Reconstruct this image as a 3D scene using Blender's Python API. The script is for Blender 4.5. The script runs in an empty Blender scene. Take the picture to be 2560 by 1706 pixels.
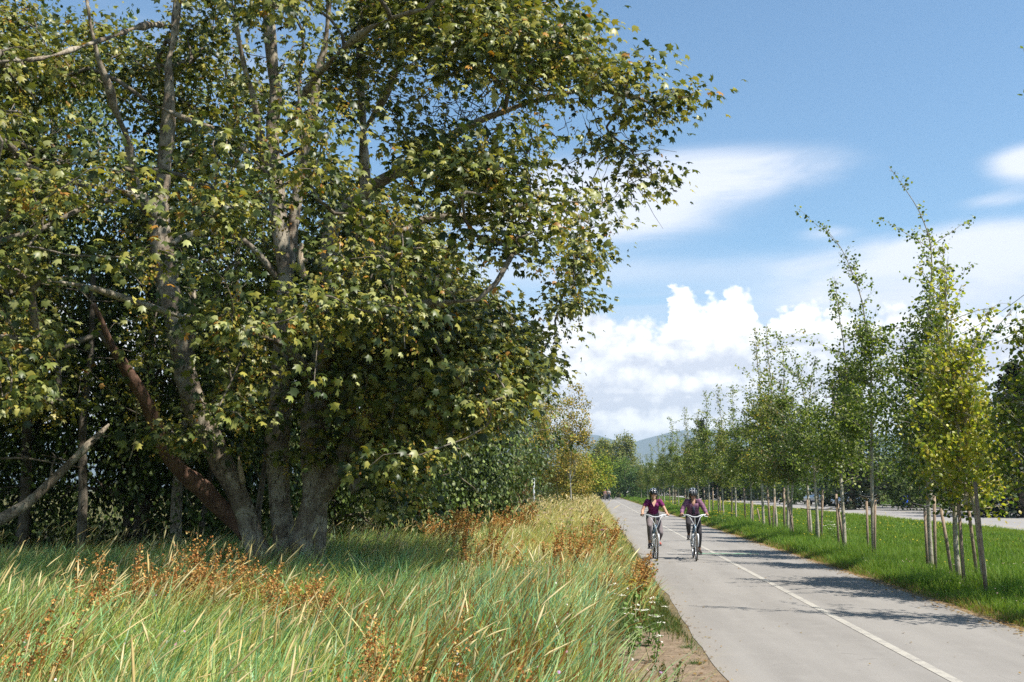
import bpy, math, random
import numpy as np
from mathutils import Vector, Matrix
random.seed(7)
RNG = np.random.default_rng(11)
SC = bpy.context.scene
COL = SC.collection
PI = math.pi

# ------------------------------------------------------------------ camera geometry
FPX = 2489.0; CAMH = 1.65
TH = math.atan((1224 - 853) / FPX)
CT, ST = math.cos(TH), math.sin(TH)
PSI = math.atan2(205 / FPX, CT + ST * 371 / FPX)
DX, DY = math.sin(PSI), math.cos(PSI)          # direction of the path
def so(s, o, z=0.0):                            # along / across the path -> world
    return Vector((s * DX + o * DY, s * DY - o * DX, z))
def off_of(x, y): return x * DY - y * DX
def s_of(x, y): return x * DX + y * DY
def at(u, v, Y):                                # photo pixel (2560 wide) at distance Y -> world point
    a = (u - 1280) / FPX; b = (853 - v) / FPX
    t = Y / (CT - ST * b)
    return Vector((a * t, Y, CAMH + (ST + CT * b) * t))
def dp(x, y, Y): return at(x * 1.088, y * 1.088, Y)
def proj(P):                                    # world -> overview pixels (for shaping silhouettes only)
    P = np.asarray(P); z = P[:, 2] - CAMH
    dep = P[:, 1] * CT + z * ST; up = -P[:, 1] * ST + z * CT
    return np.stack([(1280 + FPX * P[:, 0] / dep) / 1.088, (853 - FPX * up / dep) / 1.088], 1)
def inpoly(pts, poly):
    x, y = pts[:, 0], pts[:, 1]; c = np.zeros(len(pts), bool); n = len(poly); j = n - 1
    for i in range(n):
        xi, yi = poly[i]; xj, yj = poly[j]
        if yi != yj:
            c ^= ((yi > y) != (yj > y)) & (x < (xj - xi) * (y - yi) / (yj - yi) + xi)
        j = i
    return c

# ------------------------------------------------------------------ noise
def _h(ix, iy, seed):
    v = np.sin(ix * 127.1 + iy * 311.7 + seed * 74.7) * 43758.5453
    return v - np.floor(v)
def vnoise(x, y, seed=0):
    ix, iy = np.floor(x), np.floor(y); fx, fy = x - ix, y - iy
    fx = fx * fx * (3 - 2 * fx); fy = fy * fy * (3 - 2 * fy)
    a, b, c, d = _h(ix, iy, seed), _h(ix + 1, iy, seed), _h(ix, iy + 1, seed), _h(ix + 1, iy + 1, seed)
    return (a * (1 - fx) + b * fx) * (1 - fy) + (c * (1 - fx) + d * fx) * fy
def fbm(x, y, seed=0, o=3):
    r = 0; w = 0
    for k in range(o):
        r = r + vnoise(x * 2 ** k, y * 2 ** k, seed + k) * .5 ** k; w += .5 ** k
    return r / w

# ------------------------------------------------------------------ mesh building
def raw_mesh(name, V, loops, starts, C=None, smooth=False, mi=None):
    me = bpy.data.meshes.new(name)
    V = np.ascontiguousarray(V, dtype=np.float32); n = len(V)
    loops = np.ascontiguousarray(loops, dtype=np.int32); starts = np.ascontiguousarray(starts, dtype=np.int32)
    me.vertices.add(n); me.vertices.foreach_set('co', V.ravel())
    me.loops.add(len(loops)); me.loops.foreach_set('vertex_index', loops)
    me.polygons.add(len(starts)); me.polygons.foreach_set('loop_start', starts)
    if smooth: me.polygons.foreach_set('use_smooth', np.ones(len(starts), bool))
    if mi is not None: me.polygons.foreach_set('material_index', np.asarray(mi, dtype=np.int32))
    if C is not None:
        ca = me.color_attributes.new('Col', 'FLOAT_COLOR', 'POINT')
        C4 = np.ones((n, 4), np.float32); C4[:, :3] = C
        ca.data.foreach_set('color', C4.ravel())
    me.update(calc_edges=True)
    return me
class MB:
    """collects pieces (vertices + polygons) of ONE mesh"""
    def __init__(s): s.V = []; s.L = []; s.S = []; s.C = []; s.n = 0; s.ln = 0; s.hasC = False
    def add(s, V, F, C=None):
        V = np.asarray(V, float).reshape(-1, 3); s.V.append(V)
        if isinstance(F, np.ndarray):
            k = F.shape[1]; s.L.append((F + s.n).ravel()); s.S.append(s.ln + np.arange(len(F)) * k); s.ln += F.size
        else:
            for f in F:
                s.L.append(np.asarray(f) + s.n); s.S.append(np.array([s.ln])); s.ln += len(f)
        if C is not None:
            s.hasC = True; C = np.asarray(C, float)
            s.C.append(np.broadcast_to(C, (len(V), 3)) if C.ndim == 1 else C)
        else: s.C.append(np.full((len(V), 3), .5))
        s.n += len(V); return s
    def box(s, c, d, C=None, R=None):
        x, y, z = np.asarray(d, float) / 2
        V = np.array([[i * x, j * y, k * z] for i in (-1, 1) for j in (-1, 1) for k in (-1, 1)])
        if R is not None: V = V @ np.asarray(R).T
        F = np.array([[0, 1, 3, 2], [4, 6, 7, 5], [0, 4, 5, 1], [2, 3, 7, 6], [0, 2, 6, 4], [1, 5, 7, 3]])
        return s.add(V + np.asarray(c, float), F, C)
    def tube(s, P, r, n=6, C=None, cap=True, sq=None):
        P = np.asarray(P, float); m = len(P); r = np.broadcast_to(np.asarray(r, float), (m,))
        T = np.gradient(P, axis=0); T /= np.linalg.norm(T, axis=1)[:, None] + 1e-9
        ref = np.array([0, 0, 1.]) if abs(T[0][2]) < .9 else np.array([1., 0, 0])
        V = []
        u = np.cross(ref, T[0]); u /= np.linalg.norm(u)
        a = np.arange(n) * 2 * PI / n
        for i in range(m):
            u = u - T[i] * np.dot(u, T[i]); u /= np.linalg.norm(u) + 1e-9; w = np.cross(T[i], u)
            k1, k2 = (1, 1) if sq is None else sq[i] if isinstance(sq, list) else sq
            V.append(P[i] + r[i] * (np.cos(a)[:, None] * u * k1 + np.sin(a)[:, None] * w * k2))
        V = np.concatenate(V)
        i = np.arange(m - 1)[:, None] * n; j = np.arange(n)[None, :]; j2 = (j + 1) % n
        F = np.stack([i + j, i + j2, i + n + j2, i + n + j], -1).reshape(-1, 4)
        Cv = None if C is None else (np.repeat(np.asarray(C, float), n, axis=0) if np.ndim(C) == 2 else C)
        s.add(V, F, Cv)
        if cap and n > 2:
            base = s.n - m * n
            for k, o in ((0, -1), (m - 1, 1)):
                idx = base + k * n + np.arange(n)
                if o < 0: idx = idx[::-1]
                s.L.append(idx); s.S.append(np.array([s.ln])); s.ln += n
        return s
    def ell(s, c, r, nu=12, nv=8, C=None, R=None, th0=0, th1=PI):
        th = np.linspace(th0, th1, nv + 1); ph = np.arange(nu) * 2 * PI / nu
        V = np.stack([np.sin(th)[:, None] * np.cos(ph), np.sin(th)[:, None] * np.sin(ph), np.cos(th)[:, None] * np.ones(nu)], -1).reshape(-1, 3) * np.asarray(r, float)
        if R is not None: V = V @ np.asarray(R).T
        i = np.arange(nv)[:, None] * nu; j = np.arange(nu)[None, :]; j2 = (j + 1) % nu
        F = np.stack([i + j, i + nu + j, i + nu + j2, i + j2], -1).reshape(-1, 4)
        return s.add(V + np.asarray(c, float), F, C)
    def prism(s, P2, y0, y1, C=None):            # outline in x,z extruded along y
        n = len(P2); V = [(x, y0, z) for x, z in P2] + [(x, y1, z) for x, z in P2]
        F = [list(range(n)), list(range(2 * n - 1, n - 1, -1))] + [[i, (i + 1) % n + n * 0, (i + 1) % n + n, i + n][::-1] for i in range(n)]
        return s.add(V, F, C)
    def torus(s, c, R, r, n=28, m=6, C=None):     # wheel-plane x,z (axis y)
        a = np.arange(n) * 2 * PI / n; b = np.arange(m) * 2 * PI / m
        V = np.stack([(R + r * np.cos(b)) * np.cos(a)[:, None], r * np.sin(b) * np.ones(n)[:, None], (R + r * np.cos(b)) * np.sin(a)[:, None]], -1).reshape(-1, 3)
        i = np.arange(n)[:, None]; j = np.arange(m)[None, :]
        F = np.stack([i * m + j, i * m + (j + 1) % m, (i + 1) % n * m + (j + 1) % m, (i + 1) % n * m + j], -1).reshape(-1, 4)
        return s.add(V + np.asarray(c, float), F, C)
    def mesh(s, name, smooth=False):
        return raw_mesh(name, np.concatenate(s.V), np.concatenate(s.L), np.concatenate(s.S), np.concatenate(s.C) if s.hasC else None, smooth)
def link(name, me, mat, parent=None, **props):
    o = bpy.data.objects.new(name, me); COL.objects.link(o)
    if me is not None and mat is not None:
        for m in (mat if isinstance(mat, (list, tuple)) else [mat]):
            if m.name not in [x.name for x in me.materials if x]: me.materials.append(m)
    if parent is not None: o.parent = parent
    for k, v in props.items():
        if v is not None: o[k] = v
    return o
def thing(name, label, cat, loc=(0, 0, 0), rz=0, group=None):
    o = bpy.data.objects.new(name, None); COL.objects.link(o); o.empty_display_size = .2
    o.location = loc; o.rotation_euler = (0, 0, rz); o['label'] = label; o['category'] = cat
    if group: o['group'] = group
    return o
def dup(root, loc, rz, label, scale=None, group=None):
    def cp(o, par):
        c = o.copy(); COL.objects.link(c)
        if par is not None: c.parent = par
        for ch in [k for k in bpy.data.objects if k.parent == o]: cp(ch, c)
        return c
    r = cp(root, None); r.location = loc; r.rotation_euler = (0, 0, rz); r['label'] = label
    if scale: r.scale = scale
    if group: r['group'] = group
    return r

# ------------------------------------------------------------------ materials
def newmat(name):
    m = bpy.data.materials.new(name); m.use_nodes = True; nt = m.node_tree; nt.nodes.clear()
    out = nt.nodes.new('ShaderNodeOutputMaterial'); return m, nt, out
class NT:
    def __init__(s, nt): s.nt = nt
    def n(s, t, ins={}, **kw):
        nd = s.nt.nodes.new(t)
        for k, v in kw.items(): setattr(nd, k, v)
        for k, v in ins.items():
            if isinstance(v, bpy.types.NodeSocket): s.nt.links.new(v, nd.inputs[k])
            else: nd.inputs[k].default_value = v
        return nd
    def m(s, op, a, b=0.0, c=None, clamp=False):
        ins = {0: a, 1: b}
        if c is not None: ins[2] = c
        return s.n('ShaderNodeMath', ins, operation=op, use_clamp=clamp).outputs[0]
    def ss(s, x, lo, hi):
        return s.n('ShaderNodeMapRange', {0: x, 1: lo, 2: hi, 3: 0.0, 4: 1.0}, interpolation_type='SMOOTHSTEP').outputs[0]
    def noise(s, vec, scale, detail=4, rough=.55, dist=0.0):
        return s.n('ShaderNodeTexNoise', {'Vector': vec, 'Scale': scale, 'Detail': detail, 'Roughness': rough, 'Distortion': dist}).outputs[0]
    def mix(s, f, a, b, blend='MIX'):
        nd = s.n('ShaderNodeMix', {0: f, 6: a, 7: b}, data_type='RGBA', blend_type=blend); return nd.outputs[2]
def c4(c): return (c[0], c[1], c[2], 1.0)
def foliage_mat(name, rough=.45, spec=.35, trans=.3, tint=(1, 1, 1), back=None):
    m, nt, out = newmat(name); N = NT(nt)
    col = N.n('ShaderNodeAttribute', attribute_name='Col').outputs['Color']
    info = N.n('ShaderNodeNewGeometry')
    c2 = N.mix(1.0, col, c4(tint), 'MULTIPLY')
    if back:                                     # leaves are paler underneath
        c2 = N.mix(info.outputs['Backfacing'], c2, N.mix(1.0, c2, c4(back), 'MULTIPLY'))
    p = N.n('ShaderNodeBsdfPrincipled', {'Base Color': c2, 'Roughness': rough, 'Specular IOR Level': spec})
    if trans > 0:
        tc = N.mix(1.0, c2, (1.25, 1.3, .55, 1), 'MULTIPLY')
        t = N.n('ShaderNodeBsdfTranslucent', {'Color': tc})
        mx = N.n('ShaderNodeMixShader', {0: trans, 1: p.outputs[0], 2: t.outputs[0]})
        nt.links.new(mx.outputs[0], out.inputs[0])
    else: nt.links.new(p.outputs[0], out.inputs[0])
    return m
def plain(name, col, rough=.5, spec=.5, metal=0.0, noise=None, coat=0.0, bump=0.0, col2=None):
    m, nt, out = newmat(name); N = NT(nt)
    p = N.n('ShaderNodeBsdfPrincipled', {'Base Color': c4(col), 'Roughness': rough, 'Specular IOR Level': spec, 'Metallic': metal, 'Coat Weight': coat})
    if noise:
        tc = N.n('ShaderNodeTexCoord').outputs['Object']
        f = N.noise(tc, noise, 4, .6)
        c = N.mix(N.ss(f, .35, .65), c4(col), c4(col2 or [x * .7 for x in col]))
        nt.links.new(c, p.inputs['Base Color'])
        if bump:
            b = N.n('ShaderNodeBump', {'Height': f, 'Strength': bump, 'Distance': .02}); nt.links.new(b.outputs[0], p.inputs['Normal'])
    nt.links.new(p.outputs[0], out.inputs[0]); return m
def bark_mat(name, base, pale, dark, scale=3.0, vert=.35, bump=.6):
    m, nt, out = newmat(name); N = NT(nt)
    tc = N.n('ShaderNodeTexCoord').outputs['Object']
    mp = N.n('ShaderNodeMapping', {'Vector': tc, 'Scale': (1, 1, vert)}).outputs[0]
    n1 = N.noise(tc, scale, 5, .6, .3); n2 = N.noise(mp, scale * 9, 4, .65); n3 = N.noise(tc, scale * 14, 3, .6)
    c = N.mix(N.ss(n1, .42, .62), c4(base), c4(pale))
    c = N.mix(N.ss(n2, .5, .68), c, c4(dark))
    c = N.mix(N.m('MULTIPLY', N.ss(n3, .55, .7), .6), c, c4([x * 1.3 for x in pale]))
    h = N.m('ADD', n2, n1)
    b = N.n('ShaderNodeBump', {'Height': h, 'Strength': bump, 'Distance': .03})
    p = N.n('ShaderNodeBsdfPrincipled', {'Base Color': c, 'Roughness': .85, 'Specular IOR Level': .2, 'Normal': b.outputs[0]})
    nt.links.new(p.outputs[0], out.inputs[0]); return m

# ------------------------------------------------------------------ leaves
def fan(outline, z=None):
    n = len(outline); c = np.mean(outline, 0); 
    V = np.zeros((n + 1, 3)); V[0, :2] = c; V[1:, :2] = outline
    if z is not None: V[1:, 2] = z
    F = np.array([[0, 1 + i, 1 + (i + 1) % n] for i in range(n)])
    return V, F
def maple_leaf():
    A = [(90, .66, -.20), (70, .36, -.04), (46, .60, -.20), (18, .33, -.02), (-14, .47, -.16), (-48, .30, .0), (-90, .30, .05)]
    o = [(r * math.cos(math.radians(a)), .38 + r * math.sin(math.radians(a)), z) for a, r, z in A]
    o2 = [(-x, y, z) for x, y, z in o[1:-1]][::-1]
    o = o + o2
    V = np.zeros((len(o) + 1, 3)); V[0] = (0, .36, .08); V[1:] = o
    F = np.array([[0, 1 + (i + 1) % len(o), 1 + i] for i in range(len(o))])
    return V, F
LEAF_MAPLE = maple_leaf()
LEAF_ROUND = (np.array([[0, 0, 0], [.36, .25, -.05], [.38, .6, -.05], [0, 1.05, -.1], [-.38, .6, -.05], [-.36, .25, -.05], [0, .45, .05]]),
              np.array([[6, 0, 1], [6, 1, 2], [6, 2, 3], [6, 3, 4], [6, 4, 5], [6, 5, 0]]))
LEAF_DIA = (np.array([[0, 0, 0], [.36, .5, -.07], [0, 1, 0], [-.36, .5, -.07]]), np.array([[0, 1, 2], [0, 2, 3]]))
def unit(v): return v / (np.linalg.norm(v, axis=-1, keepdims=True) + 1e-9)
def leaf_batch(mb, tpl, pos, tip, nor, size, col):
    """tip: direction from stalk to tip, nor: upper-side normal"""
    V0, F0 = tpl; n = len(pos)
    y = unit(tip); z = nor - y * np.sum(nor * y, 1, keepdims=True); z = unit(z); x = np.cross(y, z)
    R = np.stack([x, y, z], -1)
    V = np.einsum('nij,kj->nki', R, V0) * np.asarray(size)[:, None, None] + pos[:, None, :]
    k = len(V0); F = (F0[None] + (np.arange(n) * k)[:, None, None]).reshape(-1, F0.shape[1])
    C = np.repeat(col, k, axis=0)
    mb.add(V.reshape(-1, 3), F, C)
def rdir(n, zb=0.0):
    v = RNG.normal(size=(n, 3)); v[:, 2] += zb; return unit(v)
def palette(n, cols, w, jit=.15):
    cols = np.array(cols); idx = RNG.choice(len(cols), n, p=np.array(w) / sum(w))
    return np.clip(cols[idx] * (1 + RNG.normal(0, jit, (n, 1))), .004, .9)
# ------------------------------------------------------------------ render / camera
cam = bpy.data.cameras.new('camera'); camo = bpy.data.objects.new('camera', cam); COL.objects.link(camo)
cam.sensor_width = 36; cam.sensor_fit = 'HORIZONTAL'; cam.lens = 36 * FPX / 2560; cam.clip_start = .1; cam.clip_end = 30000
camo.location = (0, 0, CAMH); camo.rotation_euler = (PI / 2 + TH, 0, 0); SC.camera = camo
SC.view_settings.view_transform = 'Standard'; SC.view_settings.look = 'None'; SC.view_settings.gamma = 1
SC.view_settings.exposure = .72
SC.cycles.max_bounces = 6; SC.cycles.diffuse_bounces = 2; SC.cycles.glossy_bounces = 2; SC.cycles.transmission_bounces = 3
SC.cycles.transparent_max_bounces = 4; SC.cycles.volume_bounces = 0; SC.cycles.caustics_reflective = False; SC.cycles.caustics_refractive = False
SC.cycles.sample_clamp_indirect = 4; SC.cycles.use_adaptive_sampling = True; SC.cycles.adaptive_threshold = .006
SC.cycles.use_denoising = False
try:
    SC.cycles.denoiser = 'OPENIMAGEDENOISE'; SC.cycles.denoising_input_passes = 'RGB_ALBEDO_NORMAL'; SC.cycles.denoising_prefilter = 'ACCURATE'
except Exception: pass

# ------------------------------------------------------------------ sun
SUN_EL, SUN_AZ = 57.0, 122.0                     # compass from +Y towards +X
sd = Vector((math.sin(math.radians(SUN_AZ)) * math.cos(math.radians(SUN_EL)), math.cos(math.radians(SUN_AZ)) * math.cos(math.radians(SUN_EL)), math.sin(math.radians(SUN_EL))))
sun = bpy.data.lights.new('sun', 'SUN'); sun.energy = 5.0; sun.angle = math.radians(.53); sun.color = (1, .945, .86)
suno = bpy.data.objects.new('sun', sun); COL.objects.link(suno); suno.rotation_euler = sd.to_track_quat('Z', 'Y').to_euler(); suno.location = (20, -20, 40)
SUNV = np.array(sd)

# ------------------------------------------------------------------ sky with clouds
W = bpy.data.worlds.new('World'); SC.world = W; W.use_nodes = True; nt = W.node_tree; nt.nodes.clear(); N = NT(nt)
sky = N.n('ShaderNodeTexSky', sky_type='NISHITA', sun_disc=False, sun_elevation=math.radians(SUN_EL), sun_rotation=math.radians(SUN_AZ), altitude=0, air_density=1.0, dust_density=.6, ozone_density=1.6)
dirv = N.n('ShaderNodeTexCoord').outputs['Generated']
sx = N.n('ShaderNodeSeparateXYZ', {0: dirv}); X, Y, Z = sx.outputs
R2D = 180 / PI
AZ = N.m('MULTIPLY', N.m('ARCTAN2', X, Y), R2D); EL = N.m('MULTIPLY', N.m('ARCSINE', Z), R2D)
def vec(a, b, c=0.0): return N.n('ShaderNodeCombineXYZ', {0: a, 1: b, 2: c}).outputs[0]
def blob(az, el, ra, re, p=1.0):                  # soft ellipse, 1 in the middle
    a = N.m('DIVIDE', N.m('SUBTRACT', AZw, az), ra); e = N.m('DIVIDE', N.m('SUBTRACT', ELw, el), re)
    d = N.m('ADD', N.m('MULTIPLY', a, a), N.m('MULTIPLY', e, e))
    return N.m('MULTIPLY', N.m('EXPONENT', N.m('MULTIPLY', d, -1.0)), p)
def mx(*a):
    r = a[0]
    for b in a[1:]: r = N.m('MAXIMUM', r, b)
    return r
def sm(*a):
    r = a[0]
    for b in a[1:]: r = N.m('ADD', r, b)
    return r
AZw, ELw = AZ, EL
P0 = vec(AZ, EL)
# thin high cloud: stretched noise times a few broad banks
def nz2(sx_, sy_, detail, rough=.55, dist=0.0, off=0.0, rot=0.0):
    v = N.n('ShaderNodeMapping', {'Vector': P0, 'Scale': (sx_, sy_, 1), 'Location': (off, off * .7, 0), 'Rotation': (0, 0, rot)}).outputs[0]
    return N.n('ShaderNodeTexNoise', {'Vector': v, 'Scale': 1.0, 'Detail': float(detail), 'Roughness': rough, 'Distortion': dist}, noise_dimensions='2D').outputs[0]
n_st = nz2(.10, .42, 4, .6, .5, 3.0, math.radians(3))
thin = sm(blob(11.5, 17.7, 7.5, 1.35, 1.05), blob(6, 15.7, 7, 1.5, .95), blob(3, 16.8, 5, 2.2, .5), blob(7, 12.4, 12, .9, .4), blob(24, 10.6, 11, 2.0, .95), blob(30, 12.4, 7, 1.2, .5), blob(28.5, 16.5, 2.2, 1.0, 1.0), blob(26.5, 14.9, 2.4, .4, .5), blob(25, 12.9, 5, 1.1, .6),
          blob(-16, 24, 12, 5, .35), blob(18, 14.0, 1.6, .5, .45), blob(9, 21.6, 8, .4, .25), blob(-12, 12, 18, 5, .5))
d_thin = N.ss(N.m('MULTIPLY', thin, N.m('ADD', .35, N.m('MULTIPLY', n_st, 1.3))), .15, 1.0)
lay = N.ss(N.m('ADD', EL, N.m('MULTIPLY', N.m('SUBTRACT', n_st, .5), 8)), 12.4, 8.2)
# cumulus: height field over azimuth, pushed about by billowing noise
vo = N.n('ShaderNodeTexVoronoi', {'Vector': N.n('ShaderNodeMapping', {'Vector': P0, 'Scale': (.8, .95, 1), 'Location': (.3, .2, 0)}).outputs[0], 'Scale': 1.0, 'Detail': 2.0, 'Roughness': .55, 'Randomness': 1.0}, feature='F1', voronoi_dimensions='2D')
n_big = nz2(.20, .34, 4, .5, 0.0, 5.0)
n_fin = nz2(1.1, 1.4, 3, .6, 0.0, 9.0)
wob = N.m('ADD', N.m('MULTIPLY', N.m('SUBTRACT', .42, vo.outputs['Distance']), .9), N.m('MULTIPLY', N.m('SUBTRACT', n_fin, .5), 1.5))
AZw = N.m('ADD', AZ, N.m('MULTIPLY', N.m('SUBTRACT', n_fin, .5), .9))
def hump(az, w, h, p=2.0):
    a = N.m('ABSOLUTE', N.m('DIVIDE', N.m('SUBTRACT', AZw, az), w)); return N.m('MULTIPLY', N.m('EXPONENT', N.m('MULTIPLY', N.m('POWER', a, p), -.45)), h)
top = mx(hump(11.5, 4.0, 11.1, 3.0), hump(9.9, 1.3, 11.9, 4.0), hump(12.9, 1.5, 11.9, 4.0), hump(17.0, 4.6, 10.6, 3.0), hump(3.6, 3.2, 11.2, 4.0), hump(7.6, 1.6, 9.6, 3.0), hump(19.0, 3.0, 8.4), hump(22.5, 5.0, 10.4, 3.0), hump(28.3, 3.0, 10.4), hump(33, 5, 10.5), hump(-4, 6, 12), hump(-16, 7, 10), hump(-28, 8, 11))
top = mx(top, N.m('ADD', 8.4, N.m('MULTIPLY', n_big, 2.6)))
dtop = N.m('SUBTRACT', top, N.m('SUBTRACT', EL, wob))
edge = N.m('ADD', .35, N.m('MULTIPLY', n_big, 1.0))
d_cum = N.n('ShaderNodeMapRange', {0: dtop, 1: -.05, 2: edge, 3: 0.0, 4: 1.0}, interpolation_type='SMOOTHSTEP').outputs[0]
d_cum = N.m('MULTIPLY', d_cum, N.ss(N.m('ABSOLUTE', AZ), 75, 45))
base_n = nz2(.13, .62, 4, .5, .4, 2.0)
ELw = N.m('ADD', EL, N.m('ADD', N.m('MULTIPLY', N.m('SUBTRACT', n_big, .5), 1.6), N.m('MULTIPLY', N.m('SUBTRACT', n_fin, .5), .5))); AZw = AZ
grey = sm(N.m('MULTIPLY', N.ss(base_n, .46, .68), .5), N.m('MULTIPLY', N.ss(dtop, 1.6, 4.5), .2),
          blob(11.5, 6.9, 6, .5, .7), blob(4, 7.8, 2.6, .7, .3), blob(5.8, 9.9, 2.0, .5, .7), blob(3.5, 5.6, 4, .4, .45), blob(8.5, 4.6, 5, .45, .45), blob(13.4, 9.1, .7, .22, .55), blob(15.3, 8.7, .9, .25, .45), blob(24, 7.2, 5, .5, .5), blob(11, 8.3, 3.0, .35, .3), blob(17, 7.9, 3.5, .4, .4), blob(20, 5.4, 6, .5, .35))
lite = sm(blob(3.4, 6.9, 1.6, .6, .5), blob(6, 3.9, 5, .7, .5), blob(11.2, 10.0, 3.4, 1.7, .8), blob(17, 9.4, 3, 1.0, .5), blob(12, 5.7, 4, .4, .4), blob(4, 11.4, 3, 1.2, .5))
grey = N.m('SUBTRACT', grey, lite)
bill = N.m('MULTIPLY', N.m('SUBTRACT', vo.outputs['Distance'], .38), .65)
grey = N.n('ShaderNodeClamp', {0: N.m('ADD', grey, N.m('ADD', bill, N.m('MULTIPLY', N.m('SUBTRACT', n_fin, .5), .5)))}).outputs[0]
WHITE = (10.8, 10.7, 10.6, 1); GREY = (6.0, 6.3, 7.2, 1); THIN = (7.3, 7.6, 8.5, 1); LAY = (6.0, 6.5, 7.7, 1)
ccum = N.mix(grey, WHITE, GREY)
skyc = N.mix(1.0, sky.outputs[0], (1.03, 1.30, 1.36, 1), 'MULTIPLY')
skyc = N.mix(N.m('MULTIPLY', N.ss(EL, 25, 55), .55), skyc, (0, 0, 0, 1))   # deep blue overhead, darkened further above the view to cut ambient fill
c = N.mix(N.m('MULTIPLY', d_thin, .95), skyc, THIN)
c = N.mix(N.m('MULTIPLY', lay, .62), c, LAY)
c = N.mix(d_cum, c, ccum)
low = N.ss(EL, 3.4, 2.0)                           # distant air under the clouds
c = N.mix(N.m('MULTIPLY', low, .75), c, (4.6, 5.7, 7.4, 1))
below = N.ss(EL, 0.2, -1.0)
c = N.mix(below, c, (1.2, 1.3, .9, 1))
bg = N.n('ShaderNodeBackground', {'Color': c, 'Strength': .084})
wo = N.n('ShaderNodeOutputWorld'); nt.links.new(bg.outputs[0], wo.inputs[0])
W.cycles.sampling_method = 'MANUAL'; W.cycles.sample_map_resolution = 512

# ------------------------------------------------------------------ ground
def ground_mat():
    m, nt, out = newmat('soil and turf'); N = NT(nt)
    pos = N.n('ShaderNodeNewGeometry').outputs['Position']
    sx = N.n('ShaderNodeSeparateXYZ', {0: pos}); x, y, z = sx.outputs
    off = N.m('SUBTRACT', N.m('MULTIPLY', x, DY), N.m('MULTIPLY', y, DX))
    s = N.m('ADD', N.m('MULTIPLY', x, DX), N.m('MULTIPLY', y, DY))
    n1 = N.noise(pos, .6, 6, .6); n2 = N.noise(pos, 9, 5, .65); n3 = N.noise(pos, 60, 3, .6)
    turf = N.mix(N.ss(n2, .35, .65), (.035, .055, .015, 1), (.075, .10, .028, 1))
    straw = N.mix(N.ss(n3, .3, .7), (.10, .085, .035, 1), (.2, .16, .07, 1))
    soil = N.mix(N.ss(n2, .3, .7), (.17, .125, .085, 1), (.29, .22, .155, 1))
    soil = N.mix(N.m('MULTIPLY', N.ss(n3, .55, .72), .5), soil, (.36, .27, .18, 1))
    right = N.ss(off, 3.0, 3.1)
    nn = N.m('MULTIPLY', N.m('SUBTRACT', n2, .5), .5)
    edge_r = N.ss(N.m('ADD', off, nn), 5.42, 5.12)
    edge_l = N.m('MULTIPLY', N.ss(N.m('ADD', off, nn), .78, 1.0), .55)
    left = N.mix(N.ss(n1, .3, .7), turf, straw)
    c = N.mix(right, left, turf)
    c = N.mix(N.m('MULTIPLY', right, edge_r), c, N.mix(N.ss(n3, .4, .7), soil, (.3, .2, .08, 1)))
    c = N.mix(N.m('MULTIPLY', N.m('SUBTRACT', 1.0, right), edge_l), c, soil)
    # trodden bare patch beside the path
    d1 = N.m('DIVIDE', N.m('SUBTRACT', off, .66), .5); d2 = N.m('DIVIDE', N.m('SUBTRACT', s, 9.2), 3.3)
    dd = N.m('ADD', N.m('MULTIPLY', d1, d1), N.m('MULTIPLY', d2, d2))
    c = N.mix(N.ss(N.m('ADD', dd, N.m('MULTIPLY', N.m('SUBTRACT', n2, .5), 1.2)), 1.15, .75), c, soil)
    gr = N.ss(N.m('ADD', off, N.m('MULTIPLY', nn, 2.0)), 16.3, 16.8)
    c = N.mix(N.m('MULTIPLY', gr, N.ss(off, 31, 30)), c, N.mix(n3, (.28, .25, .20, 1), (.42, .38, .32, 1)))
    b = N.n('ShaderNodeBump', {'Height': N.m('ADD', n2, N.m('MULTIPLY', n3, .5)), 'Strength': .7, 'Distance': .04})
    p = N.n('ShaderNodeBsdfPrincipled', {'Base Color': c, 'Roughness': .95, 'Specular IOR Level': .1, 'Normal': b.outputs[0]})
    nt.links.new(p.outputs[0], out.inputs[0]); return m
gx = np.concatenate([[-9000, -3000, -900, -300, -100], np.linspace(-60, 60, 25), [100, 300, 900, 3000, 9000]])
gy = np.concatenate([[-900, -200, -60, -20], np.linspace(-5, 120, 26), [200, 400, 900, 2500, 8500]])
GXX, GYY = np.meshgrid(gx, gy); nx, ny = len(gx), len(gy)
i, j = np.meshgrid(np.arange(nx - 1), np.arange(ny - 1)); a = (j * nx + i).ravel()
mb = MB().add(np.stack([GXX.ravel(), GYY.ravel(), np.full(GXX.size, -.006)], 1), np.stack([a, a + 1, a + nx + 1, a + nx], 1))
link('ground', mb.mesh('ground'), ground_mat(), kind='structure')

def strip(o0, o1, s0, s1, z, step=.5, wob=0.0, seed=0, thick=0.0):
    s = np.concatenate([np.arange(s0, min(s1, 60), step), np.arange(max(s0, min(s1, 60)), s1 + .1, max(step, 4))])
    a = o0 + wob * (fbm(s * .8, s * 0 + 3.1, seed, 4) - .5) * 2; b = o1 + wob * (fbm(s * .8, s * 0 + 9.7, seed + 5, 4) - .5) * 2
    n = len(s)
    A = np.stack([s * DX + a * DY, s * DY - a * DX, np.full(n, z)], 1); B = np.stack([s * DX + b * DY, s * DY - b * DX, np.full(n, z)], 1)
    mb = MB(); V = np.concatenate([A, B]); i = np.arange(n - 1)
    mb.add(V, np.stack([i, i + n, i + n + 1, i + 1], 1))
    if thick:
        for P, fl in ((A, 0), (B, 1)):
            Q = P.copy(); Q[:, 2] -= thick; mb.add(np.concatenate([P, Q]), np.stack([i, i + 1, i + n + 1, i + n], 1))
    return mb
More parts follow.
